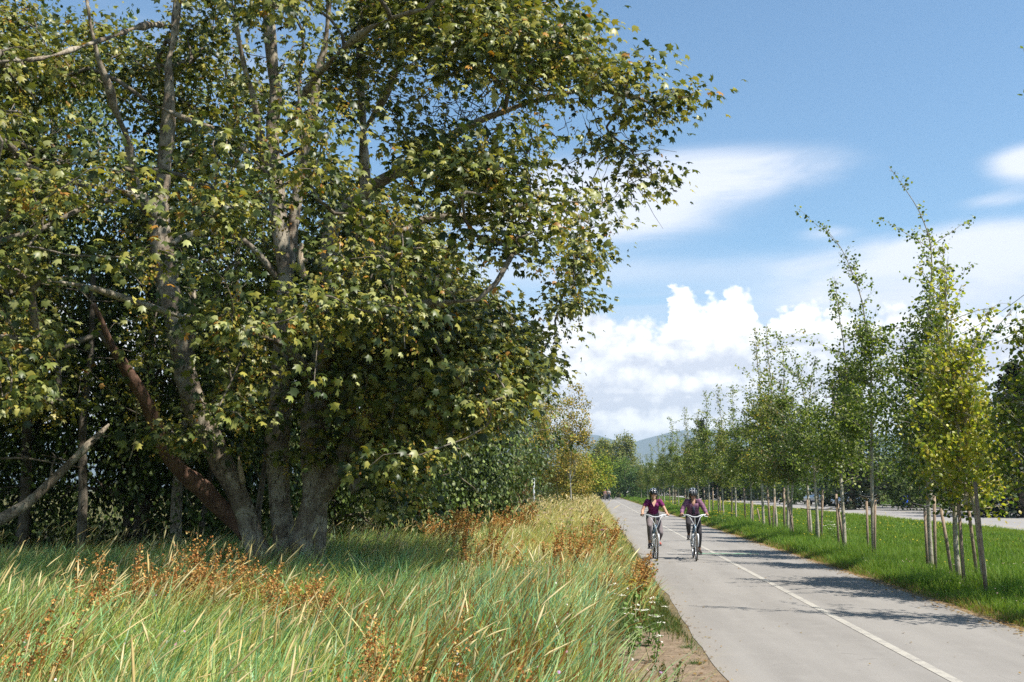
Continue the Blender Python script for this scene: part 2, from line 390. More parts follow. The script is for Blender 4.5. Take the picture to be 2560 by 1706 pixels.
def asphalt(name, c0, c1, patch=.15):
    m, nt, out = newmat(name); N = NT(nt)
    pos = N.n('ShaderNodeNewGeometry').outputs['Position']
    sx = N.n('ShaderNodeSeparateXYZ', {0: pos}); x, y, z = sx.outputs
    off = N.m('SUBTRACT', N.m('MULTIPLY', x, DY), N.m('MULTIPLY', y, DX)); s = N.m('ADD', N.m('MULTIPLY', x, DX), N.m('MULTIPLY', y, DY))
    q = N.n('ShaderNodeCombineXYZ', {0: N.m('MULTIPLY', off, 1.6), 1: N.m('MULTIPLY', s, .18), 2: 0.0}).outputs[0]
    n1 = N.noise(q, 1.0, 5, .55); n2 = N.noise(pos, 3.0, 4, .6); n3 = N.noise(pos, 85, 3, .7); n4 = N.noise(pos, 240, 2, .7)
    c = N.mix(N.ss(n1, .3, .7), c4(c0), c4(c1))
    c = N.mix(N.m('MULTIPLY', N.ss(n2, .45, .75), .35), c, c4([v * 1.12 for v in c1]))
    c = N.mix(N.m('MULTIPLY', N.ss(n3, .48, .72), .38), c, c4([v * .5 for v in c0]))
    c = N.mix(N.m('MULTIPLY', N.ss(n4, .55, .7), .4), c, c4([min(v * 1.55, .8) for v in c1]))
    vo = N.n('ShaderNodeTexVoronoi', {'Vector': N.n('ShaderNodeVectorMath', {0: pos, 1: N.n('ShaderNodeTexNoise', {'Vector': pos, 'Scale': 1.2, 'Detail': 5.0}).outputs[1]}, operation='ADD').outputs[0], 'Scale': .42}, feature='DISTANCE_TO_EDGE')
    crack = N.m('MULTIPLY', N.ss(vo.outputs[0], .008, .0), N.m('MULTIPLY', N.ss(n2, .5, .6), .3))
    c = N.mix(crack, c, c4([v * .35 for v in c0]))
    dirt = N.m('MULTIPLY', N.ss(N.m('ADD', N.m('ABSOLUTE', N.m('SUBTRACT', off, 3.08)), N.m('MULTIPLY', N.m('SUBTRACT', n2, .5), .5)), 1.62, 2.0), patch)
    c = N.mix(dirt, c, (.26, .20, .13, 1))
    b = N.n('ShaderNodeBump', {'Height': N.m('ADD', n3, n4), 'Strength': .35, 'Distance': .006})
    p = N.n('ShaderNodeBsdfPrincipled', {'Base Color': c, 'Roughness': .88, 'Specular IOR Level': .25, 'Normal': b.outputs[0]})
    nt.links.new(p.outputs[0], out.inputs[0]); return m
link('path', strip(1.12, 5.02, -6, 420, 0.0, .25, .07, 3, .04).mesh('path'), asphalt('worn grey asphalt', (.232, .217, .2), (.285, .268, .247)), kind='structure')
def paint(name, c, wear):
    m, nt, out = newmat(name); N = NT(nt)
    pos = N.n('ShaderNodeNewGeometry').outputs['Position']
    n1 = N.noise(pos, 5, 5, .65); n3 = N.noise(pos, 95, 3, .7)
    f = N.ss(N.m('ADD', N.m('MULTIPLY', n1, .5), N.m('MULTIPLY', n3, .5)), wear, wear + .12)
    cc = N.mix(f, c4(c), (.285, .268, .247, 1))
    p = N.n('ShaderNodeBsdfPrincipled', {'Base Color': cc, 'Roughness': .8, 'Specular IOR Level': .3})
    nt.links.new(p.outputs[0], out.inputs[0]); return m
link('path_centre_line', strip(3.06, 3.165, -6, 420, .004, .5).mesh('path_centre_line'), paint('worn cream paint', (.42, .395, .345), .47), kind='structure')
link('green_path_marking', strip(2.62, 4.2, 26.45, 26.85, .008, .1, .03, 8).mesh('green_path_marking'), paint('worn green paint', (.13, .34, .20), .44), kind='structure')
link('white_path_marking', strip(1.9, 2.5, 27.0, 27.12, .004, .06).mesh('white_path_marking'), paint('worn white paint', (.62, .6, .56), .45), kind='structure')
link('road', strip(17.3, 29.6, -40, 700, .0, 2, .12, 17, .04).mesh('road'), asphalt('road asphalt', (.26, .247, .235), (.31, .297, .285), 0.0), kind='structure')
link('road_markings', (lambda a, b: (a.V.extend(b.V), a.L.extend([l + a.n for l in b.L]), a.S.extend([q + a.ln for q in b.S]), a.C.extend(b.C), a)[-1])(strip(23.3, 23.42, -40, 700, .004, 2), strip(18.2, 18.3, -40, 700, .004, 2)).mesh('road_markings'), paint('road paint', (.6, .5, .25), .5), kind='structure')
kb = MB()
for s0 in np.arange(-40, 520, 4.0):
    P = so(s0 + 2, 29.75, .05); kb.box(P, (.3, 3.98, .16), R=np.array([[DY, DX, 0], [-DX, DY, 0], [0, 0, 1]]))
link('kerb', kb.mesh('kerb'), plain('kerb concrete', (.36, .34, .31), .9, noise=6), kind='structure')

# ------------------------------------------------------------------ far mountains and the air
def ridge(name, Yb, prof, seed, depth):
    xs = np.linspace(-.9, 1.2, 150); V = []; rows = 14
    hx = np.interp(np.degrees(np.arctan(xs)), [p[0] for p in prof], [p[1] for p in prof])
    for r in range(rows):
        t = r / (rows - 1); yy = Yb + depth * (t - .5)
        amp = math.sin(PI * t) ** .8
        X = xs * Yb; nz = (fbm(X / 900 + seed, np.full_like(X, yy / 700), seed, 5) - .5)
        Z = np.tan(np.radians(hx)) * Yb * amp * (1 + .30 * np.minimum(nz, 0)) + (np.minimum(nz, 0) * 60 if 0 < t < 1 else 0) - (40 if r in (0, rows - 1) else 0)
        V.append(np.stack([X, np.full_like(X, yy), np.maximum(Z, -2)], 1))
    V = np.concatenate(V); n = len(xs); i, j = np.meshgrid(np.arange(n - 1), np.arange(rows - 1)); a = (j * n + i).ravel()
    mb = MB().add(V, np.stack([a, a + 1, a + n + 1, a + n], 1))
    return link(name, mb.mesh(name, True), plain('forested slope', (.045, .075, .075), .95, .1, noise=.004, col2=(.06, .085, .08)), kind='structure')
ridge('mountains', 6500, [(-45, 2.2), (-20, 3.4), (-6, 3.0), (0, 3.3), (3.4, 3.5), (5, 3.2), (6.5, 2.6), (8, 3.0), (9.5, 3.4), (12, 3.5), (16, 3.0), (22, 3.3), (30, 2.6), (50, 2)], 4, 1500)
hm, hnt, hout = newmat('haze'); 
pv = hnt.nodes.new('ShaderNodeVolumePrincipled'); pv.inputs['Color'].default_value = (.70, .86, 1.0, 1); pv.inputs['Density'].default_value = .00014; pv.inputs['Anisotropy'].default_value = .1
hnt.links.new(pv.outputs[0], hout.inputs['Volume'])
link('haze', MB().box((0, 3700, 213), (18400, 9800, 428)).mesh('haze'), hm, kind='stuff', label='thin pale blue distant air in front of the mountains')
# ------------------------------------------------------------------ the big maple
M_BARK = bark_mat('pale maple bark', (.21, .165, .12), (.42, .37, .285), (.045, .036, .028), 3.0)
M_BROWN = bark_mat('reddish brown bark', (.13, .075, .052), (.22, .13, .09), (.05, .03, .022), 3.0)
M_TWIG = bark_mat('grey twig bark', (.15, .125, .095), (.25, .215, .165), (.08, .065, .05), 5.0)
M_DEAD = bark_mat('bare dead wood', (.45, .35, .24), (.55, .46, .33), (.22, .15, .09), 4.0)
M_MAPLE = foliage_mat('maple leaves', .42, .38, .2, back=(1.5, 1.4, 1.6))
M_KEYS = foliage_mat('maple seed keys', .6, .2, .35)
maple = thing('maple_tree', 'huge many-stemmed maple with pale bark and broad lobed leaves filling the left of the picture', 'tree', (-3.9, 17.2, 0))
MO = np.array(maple.location)
def smooth_path(P, step=.22, seed=0, amp=.03):
    P = np.asarray(P, float); n = len(P)
    d = np.concatenate([[0], np.cumsum(np.linalg.norm(np.diff(P[:, :3], axis=0), axis=1))])
    m = max(3, int(d[-1] / step)); t = np.linspace(0, d[-1], m)
    # Catmull-Rom through the points
    out = []
    for q in t:
        k = min(max(np.searchsorted(d, q) - 1, 0), n - 2); u = (q - d[k]) / (d[k + 1] - d[k] + 1e-9)
        p0, p1, p2, p3 = P[max(k - 1, 0)], P[k], P[k + 1], P[min(k + 2, n - 1)]
        out.append(.5 * ((2 * p1) + (-p0 + p2) * u + (2 * p0 - 5 * p1 + 4 * p2 - p3) * u * u + (-p0 + 3 * p1 - 3 * p2 + p3) * u ** 3))
    out = np.array(out)
    out[:, 0] += (vnoise(t * 1.3 + seed, t * 0 + .5, seed) - .5) * 2 * amp; out[:, 1] += (vnoise(t * 1.3 + seed, t * 0 + 7.5, seed + 9) - .5) * 2 * amp
    return out
# skeleton: (overview x, y, distance, radius m)
def sk(pts): return np.array([list(dp(x, y, Y)) + [r] for x, y, Y, r in pts])
STEMS = {
 'left':   sk([(612, 1330, 17.0, .26), (585, 1240, 17.0, .21), (555, 1160, 16.9, .20), (505, 1060, 16.8, .19), (458, 960, 16.7, .19), (425, 870, 16.7, .18), (398, 720, 16.6, .165), (376, 600, 16.6, .15), (366, 500, 16.6, .14), (372, 400, 16.6, .11), (384, 300, 16.5, .10), (388, 180, 16.4, .085), (402, 50, 16.4, .07), (415, -110, 16.4, .05), (420, -260, 16.4, .03)]),
 'left2':  sk([(368, 505, 16.6, .11), (335, 470, 16.3, .10), (305, 420, 16.0, .08), (290, 330, 15.6, .07), (262, 240, 15.2, .055), (230, 140, 14.8, .045), (200, 0, 14.6, .03)]),
 'left3':  sk([(335, 470, 16.3, .07), (280, 440, 15.8, .06), (220, 430, 15.2, .05), (140, 410, 14.6, .04), (60, 380, 14.2, .03)]),
 'mid':    sk([(655, 1330, 17.2, .24), (648, 1240, 17.2, .20), (640, 1150, 17.2, .19), (636, 1050, 17.2, .20), (640, 950, 17.2, .185), (645, 850, 17.2, .17), (655, 740, 17.2, .155), (655, 640, 17.2, .15), (648, 560, 17.2, .15), (638, 480, 17.2, .15), (630, 380, 17.3, .135), (626, 290, 17.3, .115), (632, 200, 17.3, .10), (618, 90, 17.2, .085), (606, -30, 17.2, .065), (598, -200, 17.2, .04)]),
 'mid2':   sk([(660, 640, 17.3, .12), (672, 560, 17.4, .115), (678, 470, 17.4, .105), (690, 400, 17.4, .095), (700, 330, 17.4, .09), (722, 230, 17.5, .08), (742, 120, 17.5, .07), (756, 20, 17.4, .055), (770, -120, 17.2, .035)]),
 'mid3':   sk([(612, 385, 17.3, .07), (598, 330, 17.1, .065), (585, 240, 16.9, .055), (560, 150, 16.6, .045), (540, 40, 16.2, .035)]),
 'right':  sk([(712, 1330, 16.8, .30), (712, 1260, 16.8, .25), (718, 1180, 16.8, .235), (722, 1080, 16.9, .215), (722, 980, 17.0, .20), (735, 880, 17.1, .20), (752, 780, 17.1, .17), (760, 680, 17.1, .15), (756, 600, 17.0, .145), (768, 525, 16.9, .15), (800, 480, 16.7, .14), (850, 435, 16.4, .13), (905, 400, 16.0, .105), (985, 355, 15.5, .085), (1060, 300, 15.0, .07), (1150, 260, 14.6, .05), (1260, 225, 14.4, .035), (1380, 205, 14.2, .025), (1490, 235, 14.1, .018)]),
 'right2': sk([(724, 1150, 16.9, .22), (765, 1090, 16.7, .18), (815, 1010, 16.4, .15), (850, 960, 16.2, .13), (900, 900, 15.9, .10), (960, 850, 15.5, .08), (1040, 800, 15.1, .06), (1120, 760, 14.8, .04)]),
 'low':    sk([(815, 1120, 16.8, .12), (870, 1090, 16.5, .085), (925, 1055, 16.1, .07), (975, 1020, 15.8, .055), (1040, 990, 15.4, .04)]),
 'bough':  sk([(762, 650, 17.0, .10), (820, 620, 17.3, .095), (870, 590, 17.6, .09), (915, 545, 17.8, .085), (970, 505, 18.0, .08), (1040, 498, 18.1, .072), (1110, 505, 18.2, .062), (1180, 480, 18.2, .05), (1260, 470, 18.0, .035), (1330, 500, 17.9, .02)]),
 'bough2': sk([(770, 700, 17.0, .09), (850, 660, 17.2, .08), (930, 645, 17.4, .07), (1020, 655, 17.4, .055), (1100, 690, 17.3, .045), (1190, 730, 17.2, .03), (1260, 770, 17.1, .02)]),
 'back':   sk([(800, 960, 18.6, .15), (830, 800, 18.8, .13), (845, 650, 18.9, .12), (843, 520, 18.9, .11), (838, 400, 18.9, .10), (835, 280, 18.8, .085), (828, 170, 18.6, .065), (830, 60, 18.4, .05), (840, -80, 18.2, .03)]),
 'up':     sk([(835, 300, 18.8, .06), (880, 230, 18.3, .055), (920, 150, 17.8, .05), (980, 70, 17.2, .04), (1060, 0, 16.8, .03), (1130, -80, 16.4, .02)]),
 'brown':  sk([(575, 1240, 17.1, .15), (545, 1200, 17.0, .14), (505, 1165, 16.8, .14), (462, 1120, 16.5, .14), (415, 1082, 16.2, .125), (378, 1025, 15.9, .11), (352, 950, 15.6, .095), (318, 885, 15.3, .09), (262, 805, 14.9, .075), (240, 750, 14.7, .05), (215, 700, 14.5, .03)]),
 'sweep':  sk([(640, 640, 17.2, .06), (600, 590, 17.0, .055), (545, 545, 16.7, .05), (490, 535, 16.4, .045), (430, 540, 16.1, .035), (400, 560, 15.8, .025)]),
 'cross':  sk([(620, 405, 17.2, .055), (560, 345, 17.0, .05), (505, 300, 16.8, .045), (455, 285, 16.6, .04), (400, 260, 16.3, .03), (350, 240, 16.0, .02)]),
 'front':  sk([(720, 880, 17.0, .09), (660, 800, 16.2, .075), (560, 760, 15.0, .06), (460, 740, 13.8, .05), (330, 700, 12.8, .04), (200, 660, 12.0, .03), (60, 640, 11.4, .02)]),
 'front2': sk([(735, 860, 17.0, .09), (760, 800, 16.0, .075), (820, 740, 14.8, .06), (900, 710, 13.7, .05), (1000, 700, 12.8, .04), (1100, 690, 12.2, .025)]),
 'front3': sk([(660, 300, 17.2, .07), (700, 220, 16.2, .06), (760, 140, 15.0, .05), (860, 60, 13.8, .04), (980, 20, 12.8, .03)]),
 'front4': sk([(400, 60, 16.4, .035), (330, 60, 15.2, .03), (240, 90, 14.0, .025), (120, 130, 13.0, .02), (20, 140, 12.2, .015)]),
}
BROWN = ('brown',)
nodes = []; parent = []; rad = []; nstem = {}
for k, (nm, P) in enumerate(STEMS.items()):
    Q = smooth_path(P, .22, k * 13, .035)
    i0 = len(nodes); nodes += [q[:3] for q in Q]; rad += [max(q[3], .012) for q in Q]
    parent += [-1] + list(range(i0, i0 + len(Q) - 1)); nstem[nm] = (i0, len(Q))
n_main = len(nodes)
# crown volume, kept inside the outline the photograph shows
OUT = [(-2500, -4000), (1310, -4000), (1310, -60), (1330, 20), (1372, 40), (1362, 110), (1335, 160), (1400, 140), (1440, 128), (1485, 135), (1480, 175), (1500, 190), (1560, 200), (1612, 215), (1600, 240), (1555, 235), (1525, 285), (1470, 265), (1440, 300), (1455, 350), (1480, 380), (1528, 440), (1490, 445), (1440, 430), (1395, 470), (1405, 515), (1370, 505), (1345, 540), (1372, 590), (1365, 630), (1330, 640), (1350, 690), (1305, 730), (1290, 790), (1262, 830), (1235, 900), (1190, 940), (1120, 990), (1060, 1010), (990, 1050), (940, 1120), (925, 1195), (890, 1195), (880, 1120), (830, 1060), (780, 1010), (730, 1045), (650, 1010), (560, 1000), (500, 1010), (420, 1060), (385, 1030), (370, 980), (300, 940), (180, 930), (60, 950), (-60, 960), (-2500, 900)]
HOLES = [([(575, 640), (705, 640), (705, 1010), (575, 1010)], .15, 17.3), ([(680, 820), (775, 820), (775, 1020), (680, 1020)], .25, 17.2), ([(355, 680), (450, 680), (665, 1260), (545, 1260)], .06, 17.2), ([(600, 200), (665, 200), (665, 360), (600, 360)], .15, 17.3), ([(355, 130), (410, 130), (400, 330), (350, 330)], .2, 16.6), ([(305, 420), (420, 410), (440, 690), (345, 700)], .0, 17.2), ([(400, 520), (610, 520), (615, 725), (430, 700)], .10, 18.5), ([(580, 425), (720, 425), (722, 640), (600, 650)], .0, 17.6),
         ([(705, 470), (800, 470), (790, 640), (715, 640)], .2, 17.5), ([(600, 745), (685, 745), (680, 900), (600, 900)], .0, 17.6), ([(395, 855), (455, 855), (465, 950), (410, 950)], .05, 17.2),
         ([(820, 190), (1190, 190), (1180, 300), (850, 300)], .35, 40), ([(850, 480), (1190, 440), (1190, 540), (900, 560)], .35, 17.8), ([(570, 60), (640, 60), (640, 340), (590, 340)], .4, 40), ([(300, 880), (390, 880), (560, 1200), (440, 1180)], .0, 17.0),
         ([(690, 930), (780, 930), (770, 1330), (680, 1330)], .25, 17.0), ([(470, 985), (800, 940), (800, 1330), (470, 1330)], .06, 40), ([(-50, 960), (380, 960), (400, 1330), (-50, 1330)], .08, 40), ([(420, 225), (620, 225), (620, 420), (430, 420)], .45, 17.5), ([(1380, 400), (1470, 330), (1480, 400), (1420, 440)], .3, 40)]
def crown_points(n):
    P = np.empty((0, 3))
    while len(P) < n:
        q = RNG.uniform(-1, 1, (n * 3, 3)); rr = np.linalg.norm(q, axis=1); keep = (rr < 1) & (rr > .35 + .35 * RNG.random(len(q)))
        q = q[keep]
        C = np.array([-5.2, 15.6, 6.6]); R = np.array([9.2, 7.4, 6.6]); p = C + q * R
        p = p[(p[:, 1] > 10.3) & (np.abs(p[:, 1] - 16) < np.interp(p[:, 0], [-8, -4, -1.5, 2], [9, 6.5, 4.6, 3.2]))]
        lump = fbm(p[:, 0] * .45 + p[:, 1] * .2, p[:, 2] * .45 - p[:, 1] * .3, 31, 3)
        p = p[(lump > .47 + .07 * RNG.random(len(p))) & (p[:, 2] > 1.7)]
        if len(p) == 0: continue
        s = proj(p); k = inpoly(s, OUT)
        for poly, pr, ymax in HOLES:
            h = inpoly(s, poly) & (p[:, 1] < ymax); k &= ~(h & (RNG.random(len(p)) > pr))
        k &= ~((s[:, 0] < -500) & (RNG.random(len(p)) > .4)) & ~((s[:, 1] < -300) & (RNG.random(len(p)) > .55))
        k &= ~((p[:, 1] > 19.5) & (RNG.random(len(p)) > .5))
        P = np.concatenate([P, p[k]])
    return P[:n]
ATT = crown_points(2900)
XT = crown_points(5200); XT = XT[(XT[:, 0] > -4.2) & (XT[:, 2] > 3.6) & (proj(XT)[:, 1] > -80)][:760]; ATT = np.concatenate([ATT, XT])
X2 = crown_points(6000); X2 = X2[inpoly(proj(X2), [(960, 320), (1420, 320), (1400, 700), (1260, 900), (1050, 960), (880, 700)])][:420]; ATT = np.concatenate([ATT, X2])
X3 = crown_points(4000); X3 = X3[inpoly(proj(X3), [(120, 560), (330, 600), (330, 880), (180, 900)]) & (X3[:, 1] < 15)][:60]; ATT = np.concatenate([ATT, X3])
# sprays the photograph shows at particular places
EX = [(1440, 150, 14.4), (1470, 140, 14.2), (1560, 215, 14.2), (1595, 222, 14.1), (1520, 225, 14.3), (1500, 262, 14.1), (1525, 275, 14.1), (1420, 175, 14.4), (1380, 165, 14.5), (1395, 185, 14.0), (1450, 195, 14.2), (1350, 175, 14.6),
      (1430, 345, 14.8), (1455, 375, 14.8), (1485, 400, 14.8), (1510, 435, 14.8), (1400, 330, 15), (1380, 300, 15), (1390, 505, 16.5), (1360, 590, 17.3), (1345, 700, 16.8), (1330, 500, 17.5), (1315, 560, 17.2), (1300, 620, 17), (1320, 660, 17), (1300, 700, 17), (1270, 760, 17), (1350, 60, 16), (1340, 100, 16), (1355, 130, 16),
      (1200, 780, 15), (1180, 830, 15), (1150, 870, 15), (1210, 860, 15.5), (1100, 900, 15), (1050, 930, 15), (1000, 960, 15), (960, 1000, 15.2), (920, 1080, 15.3), (905, 1130, 15.2), (908, 1170, 15.2), (890, 1050, 15.4), (1010, 880, 14.5), (1120, 800, 14.5), (930, 930, 14.6), (850, 900, 14.5), (880, 960, 15), (1100, 960, 15.6), (1150, 930, 15.6),
      (400, 1000, 14.0), (425, 1000, 14.1), (375, 1010, 14.0), (480, 940, 15.5), (560, 960, 16), (600, 950, 15.6), (540, 900, 15), (590, 860, 14.8), (520, 860, 14.6), (700, 900, 15.8), (560, 1020, 16.2), (740, 1060, 16.3), (700, 1040, 16.2), (760, 1000, 16)]
ATT = np.concatenate([ATT, np.array([list(dp(x + RNG.uniform(-14, 14), y + RNG.uniform(-12, 12), Y + RNG.uniform(-.5, .5))) for x, y, Y in EX for _ in range(2)])])
NP_ = np.array(nodes); d0 = np.array([np.min(np.sum((NP_ - p) ** 2, 1)) for p in ATT]); order = np.argsort(d0)
cap = 40000; A = np.zeros((cap, 3)); A[:n_main] = NP_; cnt = n_main
twigs = []; cluster_dir = {}
pipes = np.zeros(cap)
par = np.full(cap, -1, int); par[:n_main] = parent
for oi in order:
    p = ATT[oi]; d = np.linalg.norm(A[:cnt] - p, axis=1)
    pen = np.maximum(0, A[:cnt, 2] - p[2]) * .55        # prefer growing upward and outward
    j = int(np.argmin(d + pen)); a = A[j]; L = np.linalg.norm(p - a)
    m = max(2, int(L / .3)); t = np.linspace(0, 1, m + 1)[1:, None]
    pd = a - A[par[j]] if par[j] >= 0 else np.array([0, 0, 1.]); pd = pd / (np.linalg.norm(pd) + 1e-9)
    ctrl = a + pd * L * .3 + np.array([0, 0, L * .12]); q = (1 - t) ** 2 * a + 2 * t * (1 - t) * ctrl + t * t * p
    q[:-1] += RNG.normal(0, .035, (m - 1, 3)) * min(1, L)
    idx = [j]
    for r in q:
        if cnt >= cap: break
        A[cnt] = r; par[cnt] = idx[-1]; idx.append(cnt); cnt += 1
    twigs.append(idx); cluster_dir[oi] = unit(q[-1] - (q[-2] if m > 1 else a))
w = np.zeros(cnt)
for tw in twigs: w[tw[-1]] += 1
for k in range(cnt - 1, n_main - 1, -1): w[par[k]] += w[k] if par[k] >= n_main else 0
R_ = np.minimum(.006 * np.maximum(w, 1) ** .42, .055)
R_[:n_main] = rad
mb = MB()
for tw in twigs:
    P = A[tw]; r = R_[tw].copy(); r[0] = min(r[0], r[1] * 1.25)
    mb.tube(P - MO, r, 4 if r[1] < .02 else 6, cap=False)
# bare twig tangles seen against the sky
for (x, y, Y, n, sp) in [(1130, 70, 16, 60, .55), (1000, 210, 15.5, 60, .8), (1090, 260, 15.5, 60, .7), (520, 560, 17.5, 40, .9), (470, 620, 17.5, 30, .8), (1200, 350, 15.3, 40, .8), (110, 400, 14, 40, .9), (1420, 420, 14.9, 22, .4), (1370, 250, 14.6, 30, .5), (940, 620, 17, 30, .7)]:
    c = np.array(dp(x, y, Y))
    for _ in range(n):
        a = c + RNG.normal(0, sp * .5, 3); dr = unit(RNG.normal(0, 1, 3) + np.array([.5, 0, .35])); L = RNG.uniform(.3, .9)
        P = np.array([a + dr * L * t + RNG.normal(0, .03, 3) * (t > 0) + np.array([0, 0, -.1 * t * t]) for t in np.linspace(0, 1, 5)])
        mb.tube(P - MO, np.linspace(.009, .003, 5), 3, cap=False)
link('branches', mb.mesh('maple_branches', True), M_TWIG, maple)
mb = MB(); mb2 = MB()
for nm, (i0, n) in nstem.items():
    P = np.array(nodes[i0:i0 + n]) - MO; r = np.array(rad[i0:i0 + n])
    t = np.arange(n) * .22; r = r * (1 + .16 * (vnoise(t * 2.2, t * 0 + i0, 5) - .5) + .25 * np.maximum(0, vnoise(t * .9, t * 0 + i0 * 2, 8) - .7))
    (mb2 if nm in BROWN else mb).tube(P, r, 16 if r[0] > .12 else 9)
# root flare joining the stems
fl = np.array(dp(665, 1345, 17.05)) - MO; fl[2] = -.05
mb.ell(fl + [0, .1, .15], (.75, .45, .35), 20, 8)
def lumpy(me, amp, sc, seed):
    n = len(me.vertices); co = np.zeros(n * 3, np.float32); me.vertices.foreach_get('co', co); co = co.reshape(-1, 3)
    no = np.zeros(n * 3, np.float32); me.vertices.foreach_get('normal', no); no = no.reshape(-1, 3)
    v = fbm(co[:, 0] * sc + co[:, 1] * sc * .7, co[:, 2] * sc * .5 + co[:, 1] * sc, seed, 3) - .5
    co += no * (v * amp)[:, None]; me.vertices.foreach_set('co', co.ravel()); me.update()
me = mb.mesh('maple_trunk', True); lumpy(me, .13, 3.2, 3); link('trunk', me, M_BARK, maple)
me = mb2.mesh('maple_limb', True); lumpy(me, .09, 5, 7); link('limb', me, M_BROWN, maple, label='leaning reddish-brown limb')
mb = MB()                                       # broken stubs of bare wood
for pts in ([(700, 640, 16.7, .05), (690, 600, 16.6, .055), (692, 560, 16.6, .035)], [(705, 600, 16.6, .03), (688, 598, 16.6, .05)], [(590, 820, 16.4, .025), (590, 780, 16.3, .03), (582, 750, 16.3, .032), (572, 728, 16.3, .028)], [(588, 768, 16.3, .024), (605, 755, 16.4, .028), (618, 752, 16.6, .03)], [(560, 790, 16.4, .012), (590, 800, 16.4, .014), (612, 806, 16.6, .015)], [(558, 1110, 16.6, .05), (552, 1075, 16.5, .04), (548, 1050, 16.5, .015)], [(310, 1010, 15.9, .010), (313, 960, 15.8, .012), (318, 915, 15.6, .012)], [(296, 1060, 16, .008), (306, 1030, 15.9, .01), (311, 1005, 15.9, .01)], [(880, 900, 14.9, .03), (960, 880, 14.8, .035), (975, 850, 14.8, .02)]):
    S = sk(pts); Q = smooth_path(S, .06, int(pts[0][0]), .012); link('broken_stub', MB().tube(Q[:, :3] - MO, Q[:, 3], 8).mesh('maple_stub', True), M_DEAD, maple)
# leaves in sprays
pos = []; tip = []; nor = []; siz = []; col = []; KP = []
LC = [(.035, .055, .014), (.08, .105, .022), (.17, .19, .04), (.31, .29, .06), (.30, .31, .11), (.35, .35, .15), (.34, .17, .03)]
for oi, p in enumerate(ATT):
    k = int(RNG.integers(24, 37)); dr = cluster_dir[oi]
    r = RNG.normal(0, 1, (k, 3)) * np.array([.27, .27, .06]) + dr * RNG.uniform(-.25, .15, (k, 1))
    q = p + r; out = unit(q - np.array([-5, 16.5, 5.5]))
    tdir = unit(unit(r) * .8 + dr * .4 + RNG.normal(0, .45, (k, 3)) + np.array([.15, -.05, -.45]))
    nr = unit(SUNV * .5 + out * .2 + np.array([0, 0, .65]) + RNG.normal(0, .42, (k, 3)))
    pos.append(q); tip.append(tdir); nor.append(nr); siz.append(RNG.uniform(.075, .165, k) * (.85 if p[1] < 12.5 else 1))
    base = RNG.random(); wts = [4, 3.6, 3 + 2.5 * base, 2.6 * base + .8, 1.5, .45, .14 + .5 * (RNG.random() < .07)]
    col.append(palette(k, LC, wts, .16))
    if RNG.random() < .8: KP.append((p, dr))
mb = MB(); leaf_batch(mb, LEAF_MAPLE, np.concatenate(pos) - MO, np.concatenate(tip), np.concatenate(nor), np.concatenate(siz), np.concatenate(col))
link('foliage', mb.mesh('maple_foliage'), M_MAPLE, maple)
# hanging bunches of winged seeds
mb = MB(); pos = []; tip = []; siz = []; col = []
for p, dr in KP:
    for _ in range(int(RNG.integers(1, 4))):
        c = p + RNG.normal(0, .16, 3) + np.array([0, 0, -.03]); k = int(RNG.integers(9, 17))
        pos.append(c + RNG.normal(0, 1, (k, 3)) * [.035, .035, .06]); tip.append(unit(RNG.normal(0, .7, (k, 3)) + [0, 0, -.7])); siz.append(RNG.uniform(.035, .055, k))
        col.append(palette(k, [(.44, .35, .07), (.36, .33, .07), (.50, .33, .09), (.34, .15, .04)], [4, 3, 2, .8], .15))
pos = np.concatenate(pos); leaf_batch(mb, LEAF_DIA, pos - MO, np.concatenate(tip), rdir(len(pos)), np.concatenate(siz), np.concatenate(col))
link('seed_keys', mb.mesh('maple_seed_keys'), M_KEYS, maple)
for o in maple.children: pass

# a bare branch slanting down out of the crown at the far left
br = smooth_path(sk([(-150, 1275, 14.2, .10), (-40, 1215, 14.4, .09), (60, 1160, 14.6, .08), (130, 1095, 14.8, .066), (205, 1020, 15.0, .05), (250, 975, 15.2, .025)]), .15, 5, .03)
brt = thing('bare_branch', 'bare grey branch slanting up from the left edge in front of the dark wood', 'branch', tuple(br[0][:3]))
B0 = br[0][:3]
mb = MB().tube(br[:, :3] - B0, br[:, 3], 12); me = mb.mesh('bare_branch', True); lumpy(me, .04, 6, 3); link('limb', me, M_BARK, brt)
mb = MB()
for (x0, y0, x1, y1) in [(0, 1057, 155, 1062), (60, 1050, 40, 1046), (70, 1150, 35, 1190), (20, 855, 85, 862), (205, 1015, 260, 1000), (120, 1095, 125, 1040)]:
    a = np.array(dp(x0, y0, 14.6)); b = np.array(dp(x1, y1, 14.8)); P = np.array([a + (b - a) * t + RNG.normal(0, .02, 3) for t in np.linspace(0, 1, 6)]); link('twig', MB().tube(P - B0, np.linspace(.02, .008, 6), 5).mesh('bare_twig', True), M_TWIG, brt)
